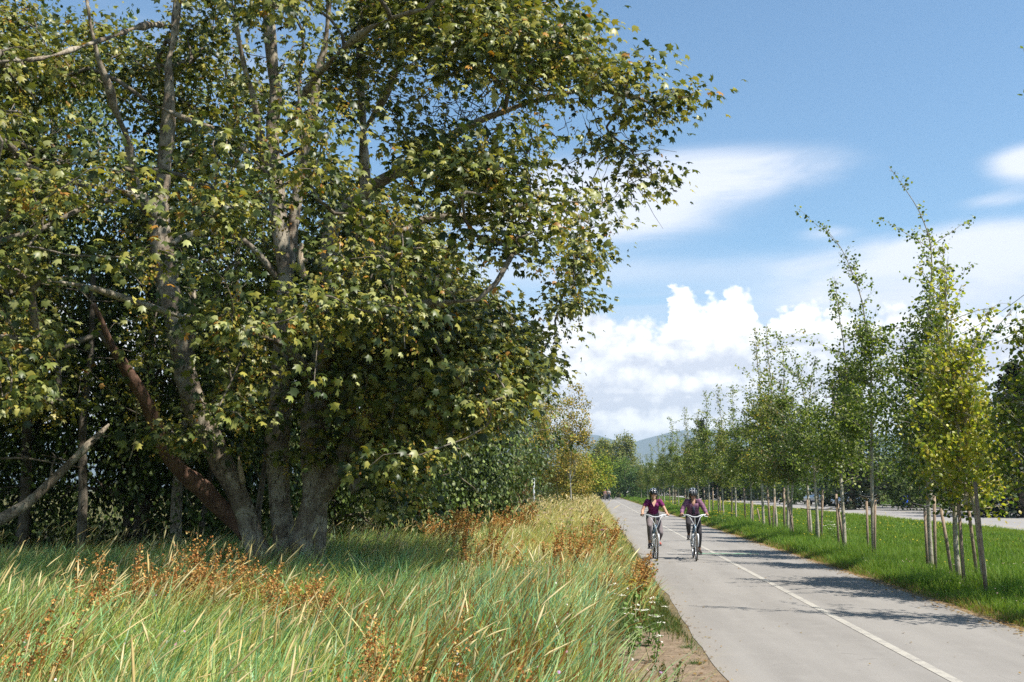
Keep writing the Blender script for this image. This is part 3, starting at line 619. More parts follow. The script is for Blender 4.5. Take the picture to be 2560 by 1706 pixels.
# ------------------------------------------------------------------ generic trees
M_LEAF = foliage_mat('small glossy leaves', .5, .3, .15, back=(1.5, 1.4, 1.6))
M_LEAFM = foliage_mat('matt leaves', .6, .25, .3)
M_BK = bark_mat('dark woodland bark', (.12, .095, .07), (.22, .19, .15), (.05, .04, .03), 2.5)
M_BIRCH = bark_mat('whitish bark', (.45, .42, .36), (.58, .55, .48), (.16, .13, .10), 4.0)
GREENS = [(.04, .065, .014), (.07, .10, .02), (.11, .145, .028), (.16, .185, .05)]
def tree(name, label, base, H, crown, leaf, nleaf, cols, wts, bark=M_BK, trunk_r=.2, lean=(0, 0), clump=.5, mat=M_LEAF, tpl=LEAF_DIA, droop=0.3, group=None, cat='tree', tw=0, fill=.35, lobes=None):
    """crown: list of (cx, cy, cz, rx, ry, rz) relative to the base"""
    b = np.array(base); root = thing(name, label, cat, tuple(b), 0, group)
    n = 9; t = np.linspace(0, 1, n); P = np.stack([lean[0] * t ** 1.4 * H + (vnoise(t * 3, t * 0, int(abs(b[0]) * 10) + 1) - .5) * .06 * H * t, lean[1] * t * H, t * H * .93 - .1], 1)
    mb = MB().tube(P, trunk_r * (1 - .86 * t) * (1 + .35 * np.exp(-t * 14)), 10)
    for c in crown:                              # limbs reaching into every lobe of the crown
        for k in range(5):
            e = np.array(c[:3]) + RNG.normal(0, .45, 3) * np.array(c[3:]); s0 = P[min(n - 2, max(2, int((e[2] - .25 * H) / H * n)))]
            if e[2] < s0[2]: s0 = P[max(1, int(n * .8 * e[2] / H))]
            Q = np.array([s0 + (e - s0) * u + np.array([0, 0, .12 * H * u * (1 - u)]) + RNG.normal(0, .015 * H, 3) * (0 < u < 1) for u in np.linspace(0, 1, 6)])
            mb.tube(Q, np.linspace(trunk_r * .32, trunk_r * .04, 6), 5, cap=False)
    if tw:                                       # fine dead twigs poking out
        for _ in range(tw):
            c = crown[int(RNG.integers(len(crown)))]; dr = rdir(1)[0]; a = np.array(c[:3]) + dr * np.array(c[3:]) * RNG.uniform(.5, 1)
            L = RNG.uniform(.5, 1.4) * clump * 1.5; Q = np.array([a + dr * L * u + RNG.normal(0, .04, 3) * L * (u > 0) + [0, 0, .1 * L * u] for u in np.linspace(0, 1, 5)])
            mb.tube(Q, np.linspace(.014, .004, 5) * max(1, leaf / .07), 3, cap=False)
    link('trunk', mb.mesh(name + '_trunk', True), bark, root)
    vol = np.array([c[3] * c[4] + c[4] * c[5] + c[3] * c[5] for c in crown]); vol = vol / vol.sum()
    ncl = max(12, int(nleaf / 26)); idx = RNG.choice(len(crown), ncl, p=vol); CC = np.array(crown)[idx]
    q = rdir(ncl); rr = np.where(RNG.random(ncl) < fill, RNG.random(ncl) ** .4 * .9, RNG.uniform(.78, 1.08, ncl))
    cc = CC[:, :3] + q * rr[:, None] * CC[:, 3:]
    keep = fbm(cc[:, 0] / (clump * 2.6) + 7, cc[:, 2] / (clump * 2.2) + cc[:, 1] / (clump * 2.6), int(abs(b[1]) * 3), 2) > .40
    cc, q, CC = cc[keep], q[keep], CC[keep]; cc[:, 2] = np.maximum(cc[:, 2], .1)
    m = max(4, int(nleaf / max(len(cc), 1))); ncl = len(cc)
    p = np.repeat(cc, m, 0) + RNG.normal(0, 1, (ncl * m, 3)) * clump * np.array([.5, .5, .42 + droop * .4])
    p[:, 2] = np.maximum(p[:, 2], .05)
    qq = np.repeat(q, m, 0)
    tip = unit(RNG.normal(0, .6, p.shape) + qq * .4 + np.array([0, 0, -droop * 1.6])); nor = unit(SUNV * .4 + qq * .6 + RNG.normal(0, .55, p.shape) + np.array([0, 0, .3]))
    tone = np.repeat(RNG.normal(1, .13, ncl), m)[:, None]
    C = palette(len(p), cols, wts, .14) * tone
    mb = MB(); leaf_batch(mb, tpl, p, tip, nor, RNG.uniform(.7, 1.25, len(p)) * leaf, np.clip(C, .004, .8))
    link('crown', mb.mesh(name + '_crown'), mat, root)
    return root
def gp(x, Y, dx=0):                               # ground point under an overview pixel column
    p = dp(x, 1125, Y); return (p.x + dx, p.y, 0.0)

# the wood behind the maple
GW = 'trees of the dark wood behind the maple'
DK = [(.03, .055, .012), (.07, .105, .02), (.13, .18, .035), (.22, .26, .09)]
spec = [(-260, 21.5, 12.5, 3.4, 'dense hanging dark tree at the far left edge of the wood'), (60, 23.5, 13.5, 3.6, 'dark drooping small-leaved tree behind the slanting bare branch'), (330, 22.5, 12.5, 3.0, 'dark small-leaved tree seen left of the pale left maple stem'),
        (530, 25, 10.5, 3.0, 'glossy small-leaved tree showing between the two pale maple stems'), (760, 26, 9.2, 3.0, 'dark small-leaved tree right behind the thick right maple stem'), (960, 30, 8.4, 3.0, 'dark leafy tree behind the hanging right side of the maple'), (-90, 30, 15, 4.5, 'tall dark tree rising deep inside the wood at the left')]
for i, (x, Y, H, r, lb) in enumerate(spec):
    cr = [(0, 0, H * .72, r * .85, r * .8, H * .28), (-r * .5, 0, H * .42, r * .9, r * .8, H * .26), (r * .5, -.2, H * .38, r * .9, r * .8, H * .26), (0, -.3, H * .16, r * 1.15, r * .8, H * .17)]
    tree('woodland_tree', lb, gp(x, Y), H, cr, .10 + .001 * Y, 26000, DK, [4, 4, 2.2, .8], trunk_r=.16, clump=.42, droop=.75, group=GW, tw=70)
# stems standing in the shade
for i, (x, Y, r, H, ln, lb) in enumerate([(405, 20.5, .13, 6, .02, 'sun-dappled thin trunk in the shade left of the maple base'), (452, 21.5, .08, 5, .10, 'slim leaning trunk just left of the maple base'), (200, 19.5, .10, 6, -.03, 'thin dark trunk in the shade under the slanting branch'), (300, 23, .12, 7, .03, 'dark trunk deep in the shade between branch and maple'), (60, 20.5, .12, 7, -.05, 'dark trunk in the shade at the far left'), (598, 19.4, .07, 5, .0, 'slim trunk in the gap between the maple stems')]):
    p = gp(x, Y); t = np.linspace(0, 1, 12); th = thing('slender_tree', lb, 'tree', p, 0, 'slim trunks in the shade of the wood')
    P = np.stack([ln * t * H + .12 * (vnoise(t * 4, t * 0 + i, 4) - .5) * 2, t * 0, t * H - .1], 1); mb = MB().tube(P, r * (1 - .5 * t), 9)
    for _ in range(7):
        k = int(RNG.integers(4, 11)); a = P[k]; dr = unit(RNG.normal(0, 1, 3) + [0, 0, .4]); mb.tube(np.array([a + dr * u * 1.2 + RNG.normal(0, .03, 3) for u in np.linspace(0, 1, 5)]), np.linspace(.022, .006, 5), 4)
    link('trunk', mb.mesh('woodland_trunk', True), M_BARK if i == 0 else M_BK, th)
    n = 260; c = P[RNG.integers(5, 12, n)] + RNG.normal(0, .45, (n, 3)); mb = MB(); leaf_batch(mb, LEAF_DIA, c, rdir(n, -.8), rdir(n, .6), RNG.uniform(.06, .11, n), palette(n, DK, [2, 3, 2, 1])); link('crown', mb.mesh('woodland_trunk_leaves'), M_LEAF, th)

# trees lining the meadow further along, left of the path
M_ = lambda *a: a
tree('alder_tree', 'dark glossy tree closing the meadow just right of the maple crown', gp(1060, 44), 7.2, [M_(0, 0, 4.2, 2.9, 2.6, 2.8), M_(-1.8, 0, 2.2, 2.4, 2.2, 2.2), M_(1.6, 0, 2.0, 2.2, 2.0, 2.0)], .13, 11000, [(.035, .06, .016), (.06, .09, .022), (.12, .16, .05), (.24, .27, .13)], [4, 4, 2, 1], trunk_r=.2, clump=.55, droop=.2)
tree('alder_tree', 'dark glossy tree with a notched top left of the tall poplars', gp(1130, 60), 11.5, [M_(2.9, 0, 8.2, 1.2, 1.5, 2.0), M_(1.0, 0, 8.4, 2.0, 2, 2.4), M_(-1.0, 0, 6.0, 3.0, 3, 3.0), M_(1.4, 0, 2.4, 1.9, 2.4, 2.4), M_(-2.6, 0, 3.0, 2.6, 3, 3.0)], .15, 16000, [(.035, .06, .016), (.065, .095, .022), (.13, .17, .05), (.26, .28, .14)], [4, 4, 2, 1], trunk_r=.22, clump=.6, droop=.2)
tree('shrub', 'rusty orange-brown shrub at the foot of the glossy trees', gp(1168, 52), 3.0, [M_(0, 0, 1.5, 1.2, 1, 1.4), M_(.6, 0, .9, 1, .9, .9)], .10, 2200, [(.16, .075, .03), (.10, .075, .03), (.22, .12, .04), (.08, .09, .03)], [3, 3, 2, 2], trunk_r=.06, clump=.3, cat='shrub', mat=M_LEAFM)
tree('shrub', 'low green bush at the meadow end below the yellowing tree', gp(1245, 75), 2.4, [M_(0, 0, 1.0, 1.3, 1, 1.0)], .12, 1200, GREENS, [1, 3, 3, 1], trunk_r=.05, clump=.3, cat='shrub', mat=M_LEAFM)
for k, (x, Y, H, lb) in enumerate([(1208, 118, 12.9, 'tall narrow poplar, left one of the pair behind the yellowing tree'), (1240, 124, 13.6, 'tall narrow poplar, right one of the pair behind the yellowing tree'), (1188, 100, 9.0, 'shorter dark poplar left of the tall pair')]):
    tree('poplar_tree', lb, gp(x, Y), H, [M_(0, 0, H * .55, 1.0, 1.0, H * .44), M_(.3, 0, H * .3, 1.3, 1.2, H * .28)], .24, 6500, [(.05, .085, .045), (.07, .11, .055), (.10, .15, .085)], [3, 3, 2], trunk_r=.25, clump=.8, droop=-.2, mat=M_LEAFM, group='poplars behind the meadow')
YL = [(.38, .30, .055), (.28, .26, .05), (.18, .20, .04), (.42, .25, .06)]
tree('yellowing_tree', 'loose yellowing tree with a thin white trunk at the end of the meadow', gp(1280, 84), 9.6, [M_(-.9, 0, 5.0, 2.2, 2, 3.6), M_(-.2, 0, 6.9, 1.4, 1.4, 2.3), M_(.5, 0, 2.6, 2.8, 2.2, 2.2), M_(-2.4, 0, 2.4, 2.2, 2, 2.0), M_(1.6, 0, 3.6, 1.3, 1.3, 1.6)], 0.16, 17000, YL, [4, 3, 2.4, 1], bark=M_BIRCH, trunk_r=.08, clump=.5, droop=.15, tw=40, mat=M_LEAFM)
tree('yellowing_tree', 'thin open yellow-leaved tree with bare white stems right of the poplars', gp(1312, 80), 10.2, [M_(.35, 0, 7.6, 1.1, 1, 2.3), M_(.2, 0, 5.0, 1.1, 1, 1.8), M_(1.1, 0, 5.8, .6, .6, 1.0)], .17, 3600, YL, [4, 2, 1.5, 1.5], bark=M_BIRCH, trunk_r=.045, clump=.4, droop=.1, tw=40, mat=M_LEAFM)
tree('round_maple', 'bright yellow-green round-crowned tree left of the distant walkers', gp(1350, 118), 6.4, [M_(0, 0, 3.7, 2.9, 2.6, 2.5), M_(-1.8, 0, 4.4, 1.8, 1.8, 1.8), M_(1.0, 0, 3.1, 1.9, 2.0, 1.5), M_(-2.6, 0, 2.2, 2.0, 2.0, 1.9)], .26, 8000, [(.32, .33, .03), (.20, .26, .028), (.12, .18, .02), (.42, .28, .03)], [3, 4, 3, .6], trunk_r=.25, clump=.75, mat=M_LEAFM, droop=.1)
tree('round_maple', 'green tree with dark shade beneath it where the path goes out of sight', gp(1436, 185), 7.2, [M_(0, 0, 5.0, 4.0, 3.0, 2.2), M_(-2.8, 0, 4.6, 2.4, 2.3, 2.2), M_(2.6, 0, 2.8, 2.2, 2.2, 2.4)], .28, 6000, [(.06, .11, .02), (.11, .18, .03), (.17, .25, .04)], [3, 4, 2], trunk_r=.25, clump=.8, mat=M_LEAFM)
WL = [(.16, .20, .055), (.24, .26, .07), (.31, .28, .08), (.09, .13, .035)]
for k, (x, Y, H, r, lb) in enumerate([(1376, 215, 12.4, 3.2, 'tall willow-like tree, left one of the pair at the end of the path'), (1422, 205, 12.8, 3.6, 'tall willow-like tree, right one of the pair at the end of the path'), (1340, 230, 9.5, 4.0, 'lower green tree left of the willow-like pair')]):
    tree('willow_tree', lb, gp(x, Y), H, [M_(0, 0, H * .66, r, r * .8, H * .3), M_(-r * .4, 0, H * .35, r * .95, r * .8, H * .32), M_(r * .5, 0, H * .38, r * .85, r * .8, H * .3), M_(r * .3, 0, H * .83, r * .5, r * .5, H * .17)], .34, 14000, WL if k < 2 else [(.05, .09, .03), (.08, .12, .04)], [2, 3, 2, 2] if k < 2 else [1, 1], trunk_r=.4, clump=.75, droop=.25, mat=M_LEAFM, group='tall trees at the end of the path')
for k, (x, Y, H, lb) in enumerate([(1455, 170, 5.2, 'low green bush nearest the walkers on the right of the path'), (1472, 190, 6.4, 'bushy green tree right of the low bush by the distant walkers'), (1395, 170, 4.6, 'dark bush directly behind the distant walkers')]):
    tree('bush', lb, gp(x, Y), H, [M_(0, 0, H * .5, 2.6, 2.2, H * .45)], .3, 2600, [(.05, .10, .025), (.09, .15, .035), (.03, .06, .02)], [3, 2, 2], trunk_r=.1, clump=.7, mat=M_LEAFM, cat='bush', group='bushes where the path ends')

# beyond the road on the right
GR = 'trees and bushes beyond the road'
rt = [(1500, 330, 9, 5, GREENS, 'small far tree beyond the road just right of the gap with the mountains'), (1560, 260, 10, 5, GREENS, 'far green tree beyond the road behind the left cyclist'), (1640, 190, 9, 5, [(.04, .075, .02), (.07, .11, .03)], 'rounded tree beyond the road behind the right cyclist'), (1720, 150, 8, 4.5, GREENS, 'tree beyond the road behind the dark car'), (1800, 130, 7.5, 4.5, [(.03, .06, .018), (.06, .09, .025)], 'dark rounded tree beyond the road left of the silver truck'),
      (1900, 112, 7.5, 4.5, [(.10, .15, .03), (.05, .09, .02)], 'light green tree right behind the silver truck'), (1990, 100, 7, 4, DK, 'dark tree beyond the road behind the grey car'), (2090, 90, 7, 4, DK, 'dark tree beyond the road above the blue bin'), (2190, 80, 6.6, 3.8, DK, 'dark tree beyond the road between the two nearest staked rows'),
      (2300, 70, 8.6, 4.2, [(.07, .10, .025), (.13, .12, .03), (.22, .07, .03)], 'dark tree with reddening leaves at its top beyond the road'), (2400, 62, 9.6, 4.4, [(.035, .03, .022), (.05, .035, .03), (.03, .05, .02)], 'purple-brown dark tree at the right edge of the picture'), (2060, 150, 9, 6, DK, 'wide dark tree set back beyond the road')]
for (x, Y, H, r, cl, lb) in rt:
    cw = [3, 2, 1.2, 1][:len(cl)]
    tree('roadside_tree', lb, gp(x, Y), H, [M_(0, 0, H * .62, r * .8, r * .7, H * .36), M_(-r * .5, 0, H * .3, r * .8, r * .7, H * .29), M_(r * .5, 0, H * .3, r * .8, r * .7, H * .29)], .12 + .0016 * Y, 5500, cl, cw, trunk_r=.2, clump=.35 + .004 * Y, group=GR, mat=M_LEAFM)
def conifer(label, base, H, r, cols, n=4500, group='conifers standing above the roadside trees', sparse=0):
    root = thing('conifer_tree', label, 'tree', base, 0, group)
    link('trunk', MB().tube([(0, 0, -.1), (0, 0, H * .5), (0, 0, H)], [r * .1, r * .06, .02], 8).mesh('conifer_trunk', True), M_BK, root)
    mb = MB(); P = []; T = []; S = []
    nb = int(60 + H * 8)
    for k in range(nb):
        z = H * (.04 + .95 * (k / nb)); rr = r * (1 - z / H) ** .85 * RNG.uniform(.65, 1.15) + .15; a = RNG.uniform(0, 2 * PI); m = int(n / nb)
        u = RNG.random(m) ** .6 * rr; d = np.array([math.cos(a), math.sin(a), 0])
        q = d * u[:, None] + np.array([0, 0, z]) + RNG.normal(0, .09 + .05 * r, (m, 3)) * [1, 1, .7]; q[:, 2] += -.22 * u + (.1 * u ** 2 / rr)
        P.append(q); T.append(unit(np.tile(d, (m, 1)) + RNG.normal(0, .5, (m, 3)) + [0, 0, -.3]))
    P = np.concatenate(P); T = np.concatenate(T)
    leaf_batch(mb, LEAF_DIA, P, T, unit(RNG.normal(0, .6, P.shape) + [0, 0, 1]), RNG.uniform(.6, 1.3, len(P)) * (.12 + r * .07), palette(len(P), cols, [2, 2, 1], .2))
    link('crown', mb.mesh('conifer_crown'), M_LEAFM, root); return root
CN = [(.018, .032, .018), (.03, .045, .022), (.07, .055, .03)]
conifer('dark brownish conifer behind the fourth staked tree, beside the utility pole', gp(1958, 84), 11.8, 2.9, CN, 6000)
conifer('pointed dark conifer left of the two leafy leaders in the middle of the row', gp(1617, 150), 12.2, 2.6, CN)
conifer('smaller pointed conifer right of the first pointed one', gp(1662, 150), 10.6, 2.2, CN)
conifer('dark conifer top showing at the right edge beside the wires', gp(2350, 60), 9.4, 2.6, CN)
# ------------------------------------------------------------------ the row of young staked trees
M_SBARK = bark_mat('young pale bark', (.34, .30, .22), (.48, .44, .35), (.14, .11, .08), 5.0, .8, .3)
M_STAKE = bark_mat('weathered wooden stake', (.30, .22, .155), (.38, .29, .21), (.14, .10, .075), 6.0, .2, .4)
M_TIE = plain('black rubber tie', (.02, .02, .022), .6)
M_SLEAF = foliage_mat('birch-like leaves', .4, .4, .42, back=(1.35, 1.3, 1.5))
SG = [(.08, .12, .018), (.15, .21, .032), (.25, .30, .05), (.38, .40, .14)]
SY = [(.38, .38, .045), (.28, .32, .04), (.14, .20, .028), (.40, .32, .05)]
def sapling_parts(root, leaders, nb0, leaf, cols, wts, seed, low=1.35, mid0=4.4, r0=.055, spread=1.35, nl=1.0, shoots=4):
    """leaders: list of local polylines [(x,y,z)...]"""
    nb = int(nb0 * 1.25); spread = spread * 1.02
    mb = MB(); P = []; T = []
    for li, L in enumerate(leaders):
        Q = smooth_path([list(p) + [0] for p in L], .15, seed + li, .03)[:, :3]; n = len(Q); H = Q[-1, 2]; mid = min(mid0, H * .62)
        r = r0 * (.8 if li else 1) * (1 - np.linspace(0, 1, n) ** .9 * .93); mb.tube(Q, r, 8)
        zz = Q[:, 2]
        def branch(a, d, ln, dens, rb, sub=True, curl=.0, sc=.10):
            m = 7; u = np.linspace(0, 1, m)[:, None]
            B = a + d * ln * u + np.array([0, 0, .25]) * ln * u ** 2 * (1 if curl == 0 else -curl) + RNG.normal(0, .03, (m, 3)) * u
            mb.tube(B, np.linspace(rb, rb * .25, m), 4, cap=False)
            k = max(3, int(dens * ln)); t = RNG.uniform(.12, 1.02, k)
            c = np.stack([np.interp(t, u[:, 0], B[:, i]) for i in range(3)], 1)
            P.append(c + RNG.normal(0, sc, (k, 3))); T.append(unit(np.tile(d, (k, 1)) * .4 + RNG.normal(0, .7, (k, 3)) + [0, 0, -.55]))
            if sub:
                for s in RNG.uniform(.25, .85, 3):
                    b = np.array([np.interp(s, u[:, 0], B[:, i]) for i in range(3)]); dd = unit(d + RNG.normal(0, .6, 3)); branch(b, dd, ln * RNG.uniform(.3, .5), dens, rb * .5, False, curl)
        for k in range(int(nb / (1 + .5 * li))):
            z = RNG.uniform(low, min(mid + .4, H * .9)); a = np.array([np.interp(z, zz, Q[:, i]) for i in range(3)]); an = RNG.uniform(0, 2 * PI)
            q = (z - low) / (mid - low + .4); f = min(1, .55 + 2.2 * q) * (1.08 - .72 * q)
            d = unit(np.array([math.cos(an), math.sin(an), RNG.uniform(-.15, .8)])); branch(a, d, spread * f * RNG.uniform(.55, 1.1), 42 * nl, .011)
        for k in range(int(nb * .75)):
            z = RNG.uniform(mid - .3, H * .99); a = np.array([np.interp(z, zz, Q[:, i]) for i in range(3)]); an = RNG.uniform(0, 2 * PI)
            d = unit(np.array([math.cos(an), math.sin(an), RNG.uniform(.2, 1.2)])); branch(a, d, RNG.uniform(.15, .5) * (1.15 - .75 * (z - mid) / (H - mid + .01)), 30 * nl, .006, False, sc=.055)
        for k in range(shoots):
            z = RNG.uniform(mid * .75, H * .93); a = np.array([np.interp(z, zz, Q[:, i]) for i in range(3)]); an = RNG.uniform(0, 2 * PI)
            d = unit(np.array([math.cos(an), .6 * math.sin(an), RNG.uniform(.25, .9)])); branch(a, d, RNG.uniform(.9, 1.9), 22 * nl, .009, False, .5, .05)
    link('trunk', mb.mesh('sapling_trunk', True), M_SBARK, root)
    P = np.concatenate(P); T = np.concatenate(T); n = len(P)
    nor = unit(RNG.normal(0, .8, (n, 3)) + SUNV * .45 + [0, -.2, .1])
    tone = (.75 + .5 * fbm(P[:, 0] * 1.1 + seed, P[:, 2] * 1.1 + P[:, 1], seed, 2))[:, None]
    C = palette(n, cols, wts, .13) * tone
    mb = MB(); leaf_batch(mb, LEAF_ROUND if leaf < .085 else LEAF_DIA, P, T, nor, RNG.uniform(.7, 1.2, n) * leaf, C)
    link('crown', mb.mesh('sapling_crown'), M_SLEAF, root)
GS = 'young trees in the staked row beside the path'; GK = 'wooden stakes holding up the young trees'
def local(base, pts): return [tuple(np.array(at(u, v, Y)) - np.array(base)) for u, v, Y in pts]
near = [
 # base (s, off), leaders in photo pixels, leaf, palette, label
 dict(b=(17.3, 6.38), L=[[(2405, 1140, 16.8), (2392, 1000, 16.8), (2375, 860, 16.9), (2362, 720, 16.9), (2356, 610, 17.0)], [(2420, 1150, 16.8), (2410, 1000, 16.6), (2440, 860, 16.6), (2478, 770, 16.7)]], c=SY, w=[4, 3, 2, 1], nb=46, lf=.07, lb='yellow-leaved young tree with three stakes, nearest of the staked row in full view'),
 dict(b=(18.4, 6.33), L=[[(2380, 1200, 17.8), (2365, 1000, 17.7), (2440, 880, 17.6), (2510, 800, 17.6), (2545, 760, 17.6)]], c=[(.05, .09, .022), (.10, .15, .03), (.20, .20, .035), (.05, .08, .02)], w=[3, 3, 2, 1], nb=44, lf=.07, lb='bushy green and yellow young tree leaning right behind the nearest yellow one'),
 dict(b=(21.6, 6.92), L=[[(2318, 1150, 20.8), (2310, 1000, 20.8), (2316, 877, 20.8), (2329, 645, 20.8), (2306, 546, 20.7), (2262, 470, 20.6), (2222, 416, 20.5)], [(2330, 900, 20.9), (2362, 760, 21), (2368, 640, 21)]], c=SG, w=[3, 4, 2, 1], nb=44, lf=.07, lb='tallest young tree of the row with a long bare-tipped leader arching left into the sky'),
 dict(b=(24.3, 6.5), L=[[(2179, 1200, 23.8), (2177, 1000, 23.8), (2175, 883, 23.8), (2158, 780, 23.7), (2139, 700, 23.7), (2100, 622, 23.6), (2050, 555, 23.5)]], c=SG, w=[4, 4, 2, 1], nb=46, lf=.072, lb='dark green young tree with a pale straight trunk flanked by two upright stakes'),
 dict(b=(26.2, 6.28), L=[[(2105, 1180, 25.8), (2120, 1050, 25.8), (2112, 900, 25.8), (2098, 780, 25.7), (2085, 690, 25.7)]], c=SG, w=[3, 4, 2, 1], nb=42, lf=.075, lb='green young tree with crossing stakes, left of the one with a pale straight trunk'),
 dict(b=(32.0, 6.9), L=[[(2032, 1150, 31.3), (2020, 1050, 31.3), (2004, 960, 31.2), (1985, 900, 31.1), (1950, 860, 31.0)]], c=SG, w=[3, 4, 2, 1], nb=40, lf=.085, lb='green young tree with an arching leader bent left, in front of the silver truck'),
 dict(b=(33.8, 7.05), L=[[(2014, 1150, 33.3), (2020, 1040, 33.3), (2030, 950, 33.2), (2045, 895, 33.2)]], c=[(.05, .09, .022), (.09, .14, .03), (.16, .2, .07)], w=[3, 3, 2], nb=30, lf=.085, lb='slim green young tree standing just behind the one with the bent leader'),
 dict(b=(34.4, 6.5), L=[[(1985, 1160, 33.8), (1980, 1100, 33.8), (1975, 1040, 33.8), (1985, 985, 33.8)]], c=[(.13, .15, .035), (.09, .13, .03), (.24, .17, .06)], w=[3, 3, 1], nb=34, lf=.085, lb='low pale green young tree with two short stakes beside the white flowers'),
]
def stake(base, h, lean, r, lb):
    t = thing('wooden_stake', lb, 'stake', tuple(base), 0, GK)
    P = np.array([(0, 0, -.15), (lean[0] * .5, lean[1] * .5, h * .5), (lean[0], lean[1], h)])
    link('post', MB().tube(P, [r, r, r * .96], 9).mesh('stake_post', True), M_STAKE, t); return t
tips = {}
for k, d in enumerate(near):
    b = so(*d['b']); root = thing('young_tree', d['lb'], 'tree', tuple(b), 0, GS)
    LL = []
    for q, L in enumerate(d['L']):
        l = local(b, L); LL.append([(0, 0, -.1), (l[0][0] * .3, l[0][1] * .3, l[0][2] * .5)] + l if q == 0 else [(LL[0][2][0], LL[0][2][1], 1.4)] + l)
    sapling_parts(root, LL, d['nb'], d['lf'], d['c'], d['w'], 100 + k * 7, spread=1.08 if k < 2 else 1.25, nl=1.15 if k < 2 else 1.35, mid0=5.0, low=1.3 if k < 2 else 1.85)
# tree standing just outside the frame at the right whose twigs reach in
b = so(12.6, 6.55); root = thing('young_tree', 'young tree at the right edge of the picture with only its outer twigs in view', 'tree', tuple(b), 0, GS)
sapling_parts(root, [[(0, 0, -.1), (0, 0, 2), (-.1, 0, 4), (-.35, 0, 5.5), (-.75, .1, 6.6), (-.95, .1, 7.3)]], 40, .068, SG, [3, 4, 2, 1], 555, spread=1.1)
b = so(15.3, 6.95); root = thing('young_tree', 'leafy young tree at the right edge with green and yellow branches reaching in', 'tree', tuple(b), 0, GS)
sapling_parts(root, [[(0, 0, -.1), (0, 0, 2), (.1, 0, 3.6), (0, 0, 5.0), (.3, .1, 6.0)]], 62, .07, [(.10, .15, .025), (.22, .25, .035), (.30, .30, .04), (.06, .09, .016)], [3, 3, 2, 2], 655, spread=1.55, nl=1.3, mid0=4.2)
# stakes of the near trees: top and foot pixels, distance
def px_stake(u0, v0, u1, v1, s, o, lb, r=.034):
    b = so(s, o); Y = b.y; p0 = at(u0, v0, Y); p1 = at(u1, v1, Y); k = p0.z / max(p1.z - p0.z, .1)
    base = (p0.x - (p1.x - p0.x) * k, Y, 0); stake(base, p1.z, (p1.x - base[0], RNG.uniform(-.05, .05)), r, lb)
c4x = lambda x, y: (1700 + x / 2.736, 1133 + y / 2.736)
SL = [((2030, 800), (1955, 195), 18.3, 6.68, 'thick stake with a bark-patched foot, left of the two nearest tall stakes'), ((2090, 885), (2022, 195), 16.1, 5.9, 'nearest and tallest brown stake, in front of the road'),
      ((1855, 780), (1790, 380), 19.1, 6.5, 'dark leaning stake left of the pale yellow-leaved trunk pair'), ((1940, 835), (1905, 330), 17.4, 6.05, 'straight grey-brown stake between the two nearest trunks'),
      ((1690, 710), (1675, 380), 22.0, 6.95, 'dark stake left of the tallest young tree'), ((1745, 760), (1733, 290), 19.9, 6.42, 'reddish stake right of the tallest young tree'),
      ((1285, 640), (1278, 330), 25.8, 6.74, 'black-looking stake left of the straight pale trunk'), ((1330, 665), (1332, 320), 24.2, 6.49, 'red-brown stake right of the straight pale trunk'),
      ((1085, 620), (1068, 280), 27.1, 6.35, 'dark stake behind the crossing pair'), ((1122, 632), (1076, 310), 26.4, 6.31, 'leaning brown stake crossing the pale trunk'),
      ((965, 560), (975, 250), 32.2, 7.03, 'tall brown stake leaning right with a dark tie'), ((928, 555), (940, 270), 32.3, 6.8, 'upright dark stake left of the tied leaning one'),
      ((880, 550), (870, 320), 33.3, 6.86, 'thin stake close behind the bent-leader tree'), ((775, 540), (735, 310), 34.3, 6.6, 'left leaning stake of the low pale green tree'), ((770, 500), (755, 320), 35.0, 6.65, 'right stake of the low pale green tree'),
      ((575, 460), (558, 300), 46.5, 7.6, 'dark stake of the tree above the white flowers'), ((635, 490), (650, 300), 41.0, 7.1, 'stake leaning right above the white flowers'), ((615, 450), (602, 300), 44.0, 7.3, 'dark thin stake just left of the leaning one'),
      ((500, 470), (495, 330), 45.0, 6.93, 'short brown stake in the yellow flowers'), ((543, 445), (530, 380), 48.0, 7.5, 'stubby grey stake leaning left in the grass'), ((445, 440), (440, 250), 50, 7.5, 'dark leafy-topped stake left of the short brown one'), ((293, 395), (290, 285), 62, 7.9, 'pale stake right behind the right cyclist'), ((277, 395), (275, 300), 62, 7.7, 'dark stake just behind the right cyclist')]
for k, ((x0, y0), (x1, y1), s, o, lb) in enumerate(SL):
    px_stake(*c4x(x0, y0), *c4x(x1, y1), s, o, lb, .029 if k < 10 else .033)
# rubber ties between stakes and trunk
for s, o, z, w in [(17.4, 6.2, 1.62, .34), (21.0, 6.7, 1.35, .3), (25.0, 6.6, 1.5, .22), (32.1, 6.9, 1.05, .5)]:
    p = so(s, o, z); t = thing('tree_tie', {17.4: 'black tie round the nearest yellow tree', 21.0: 'black tie round the tallest young tree', 25.0: 'black tie round the straight pale trunk', 32.1: 'thin slanting black ties at the bent-leader tree'}[s], 'tie', tuple(p), 0, 'ties between stakes and trunks')
    a = np.linspace(0, 2 * PI, 17); link('band', MB().tube(np.stack([w * np.cos(a), .05 * np.sin(a), .03 * np.cos(a * 2)], 1), .011, 5).mesh('tie', True), M_TIE, t)
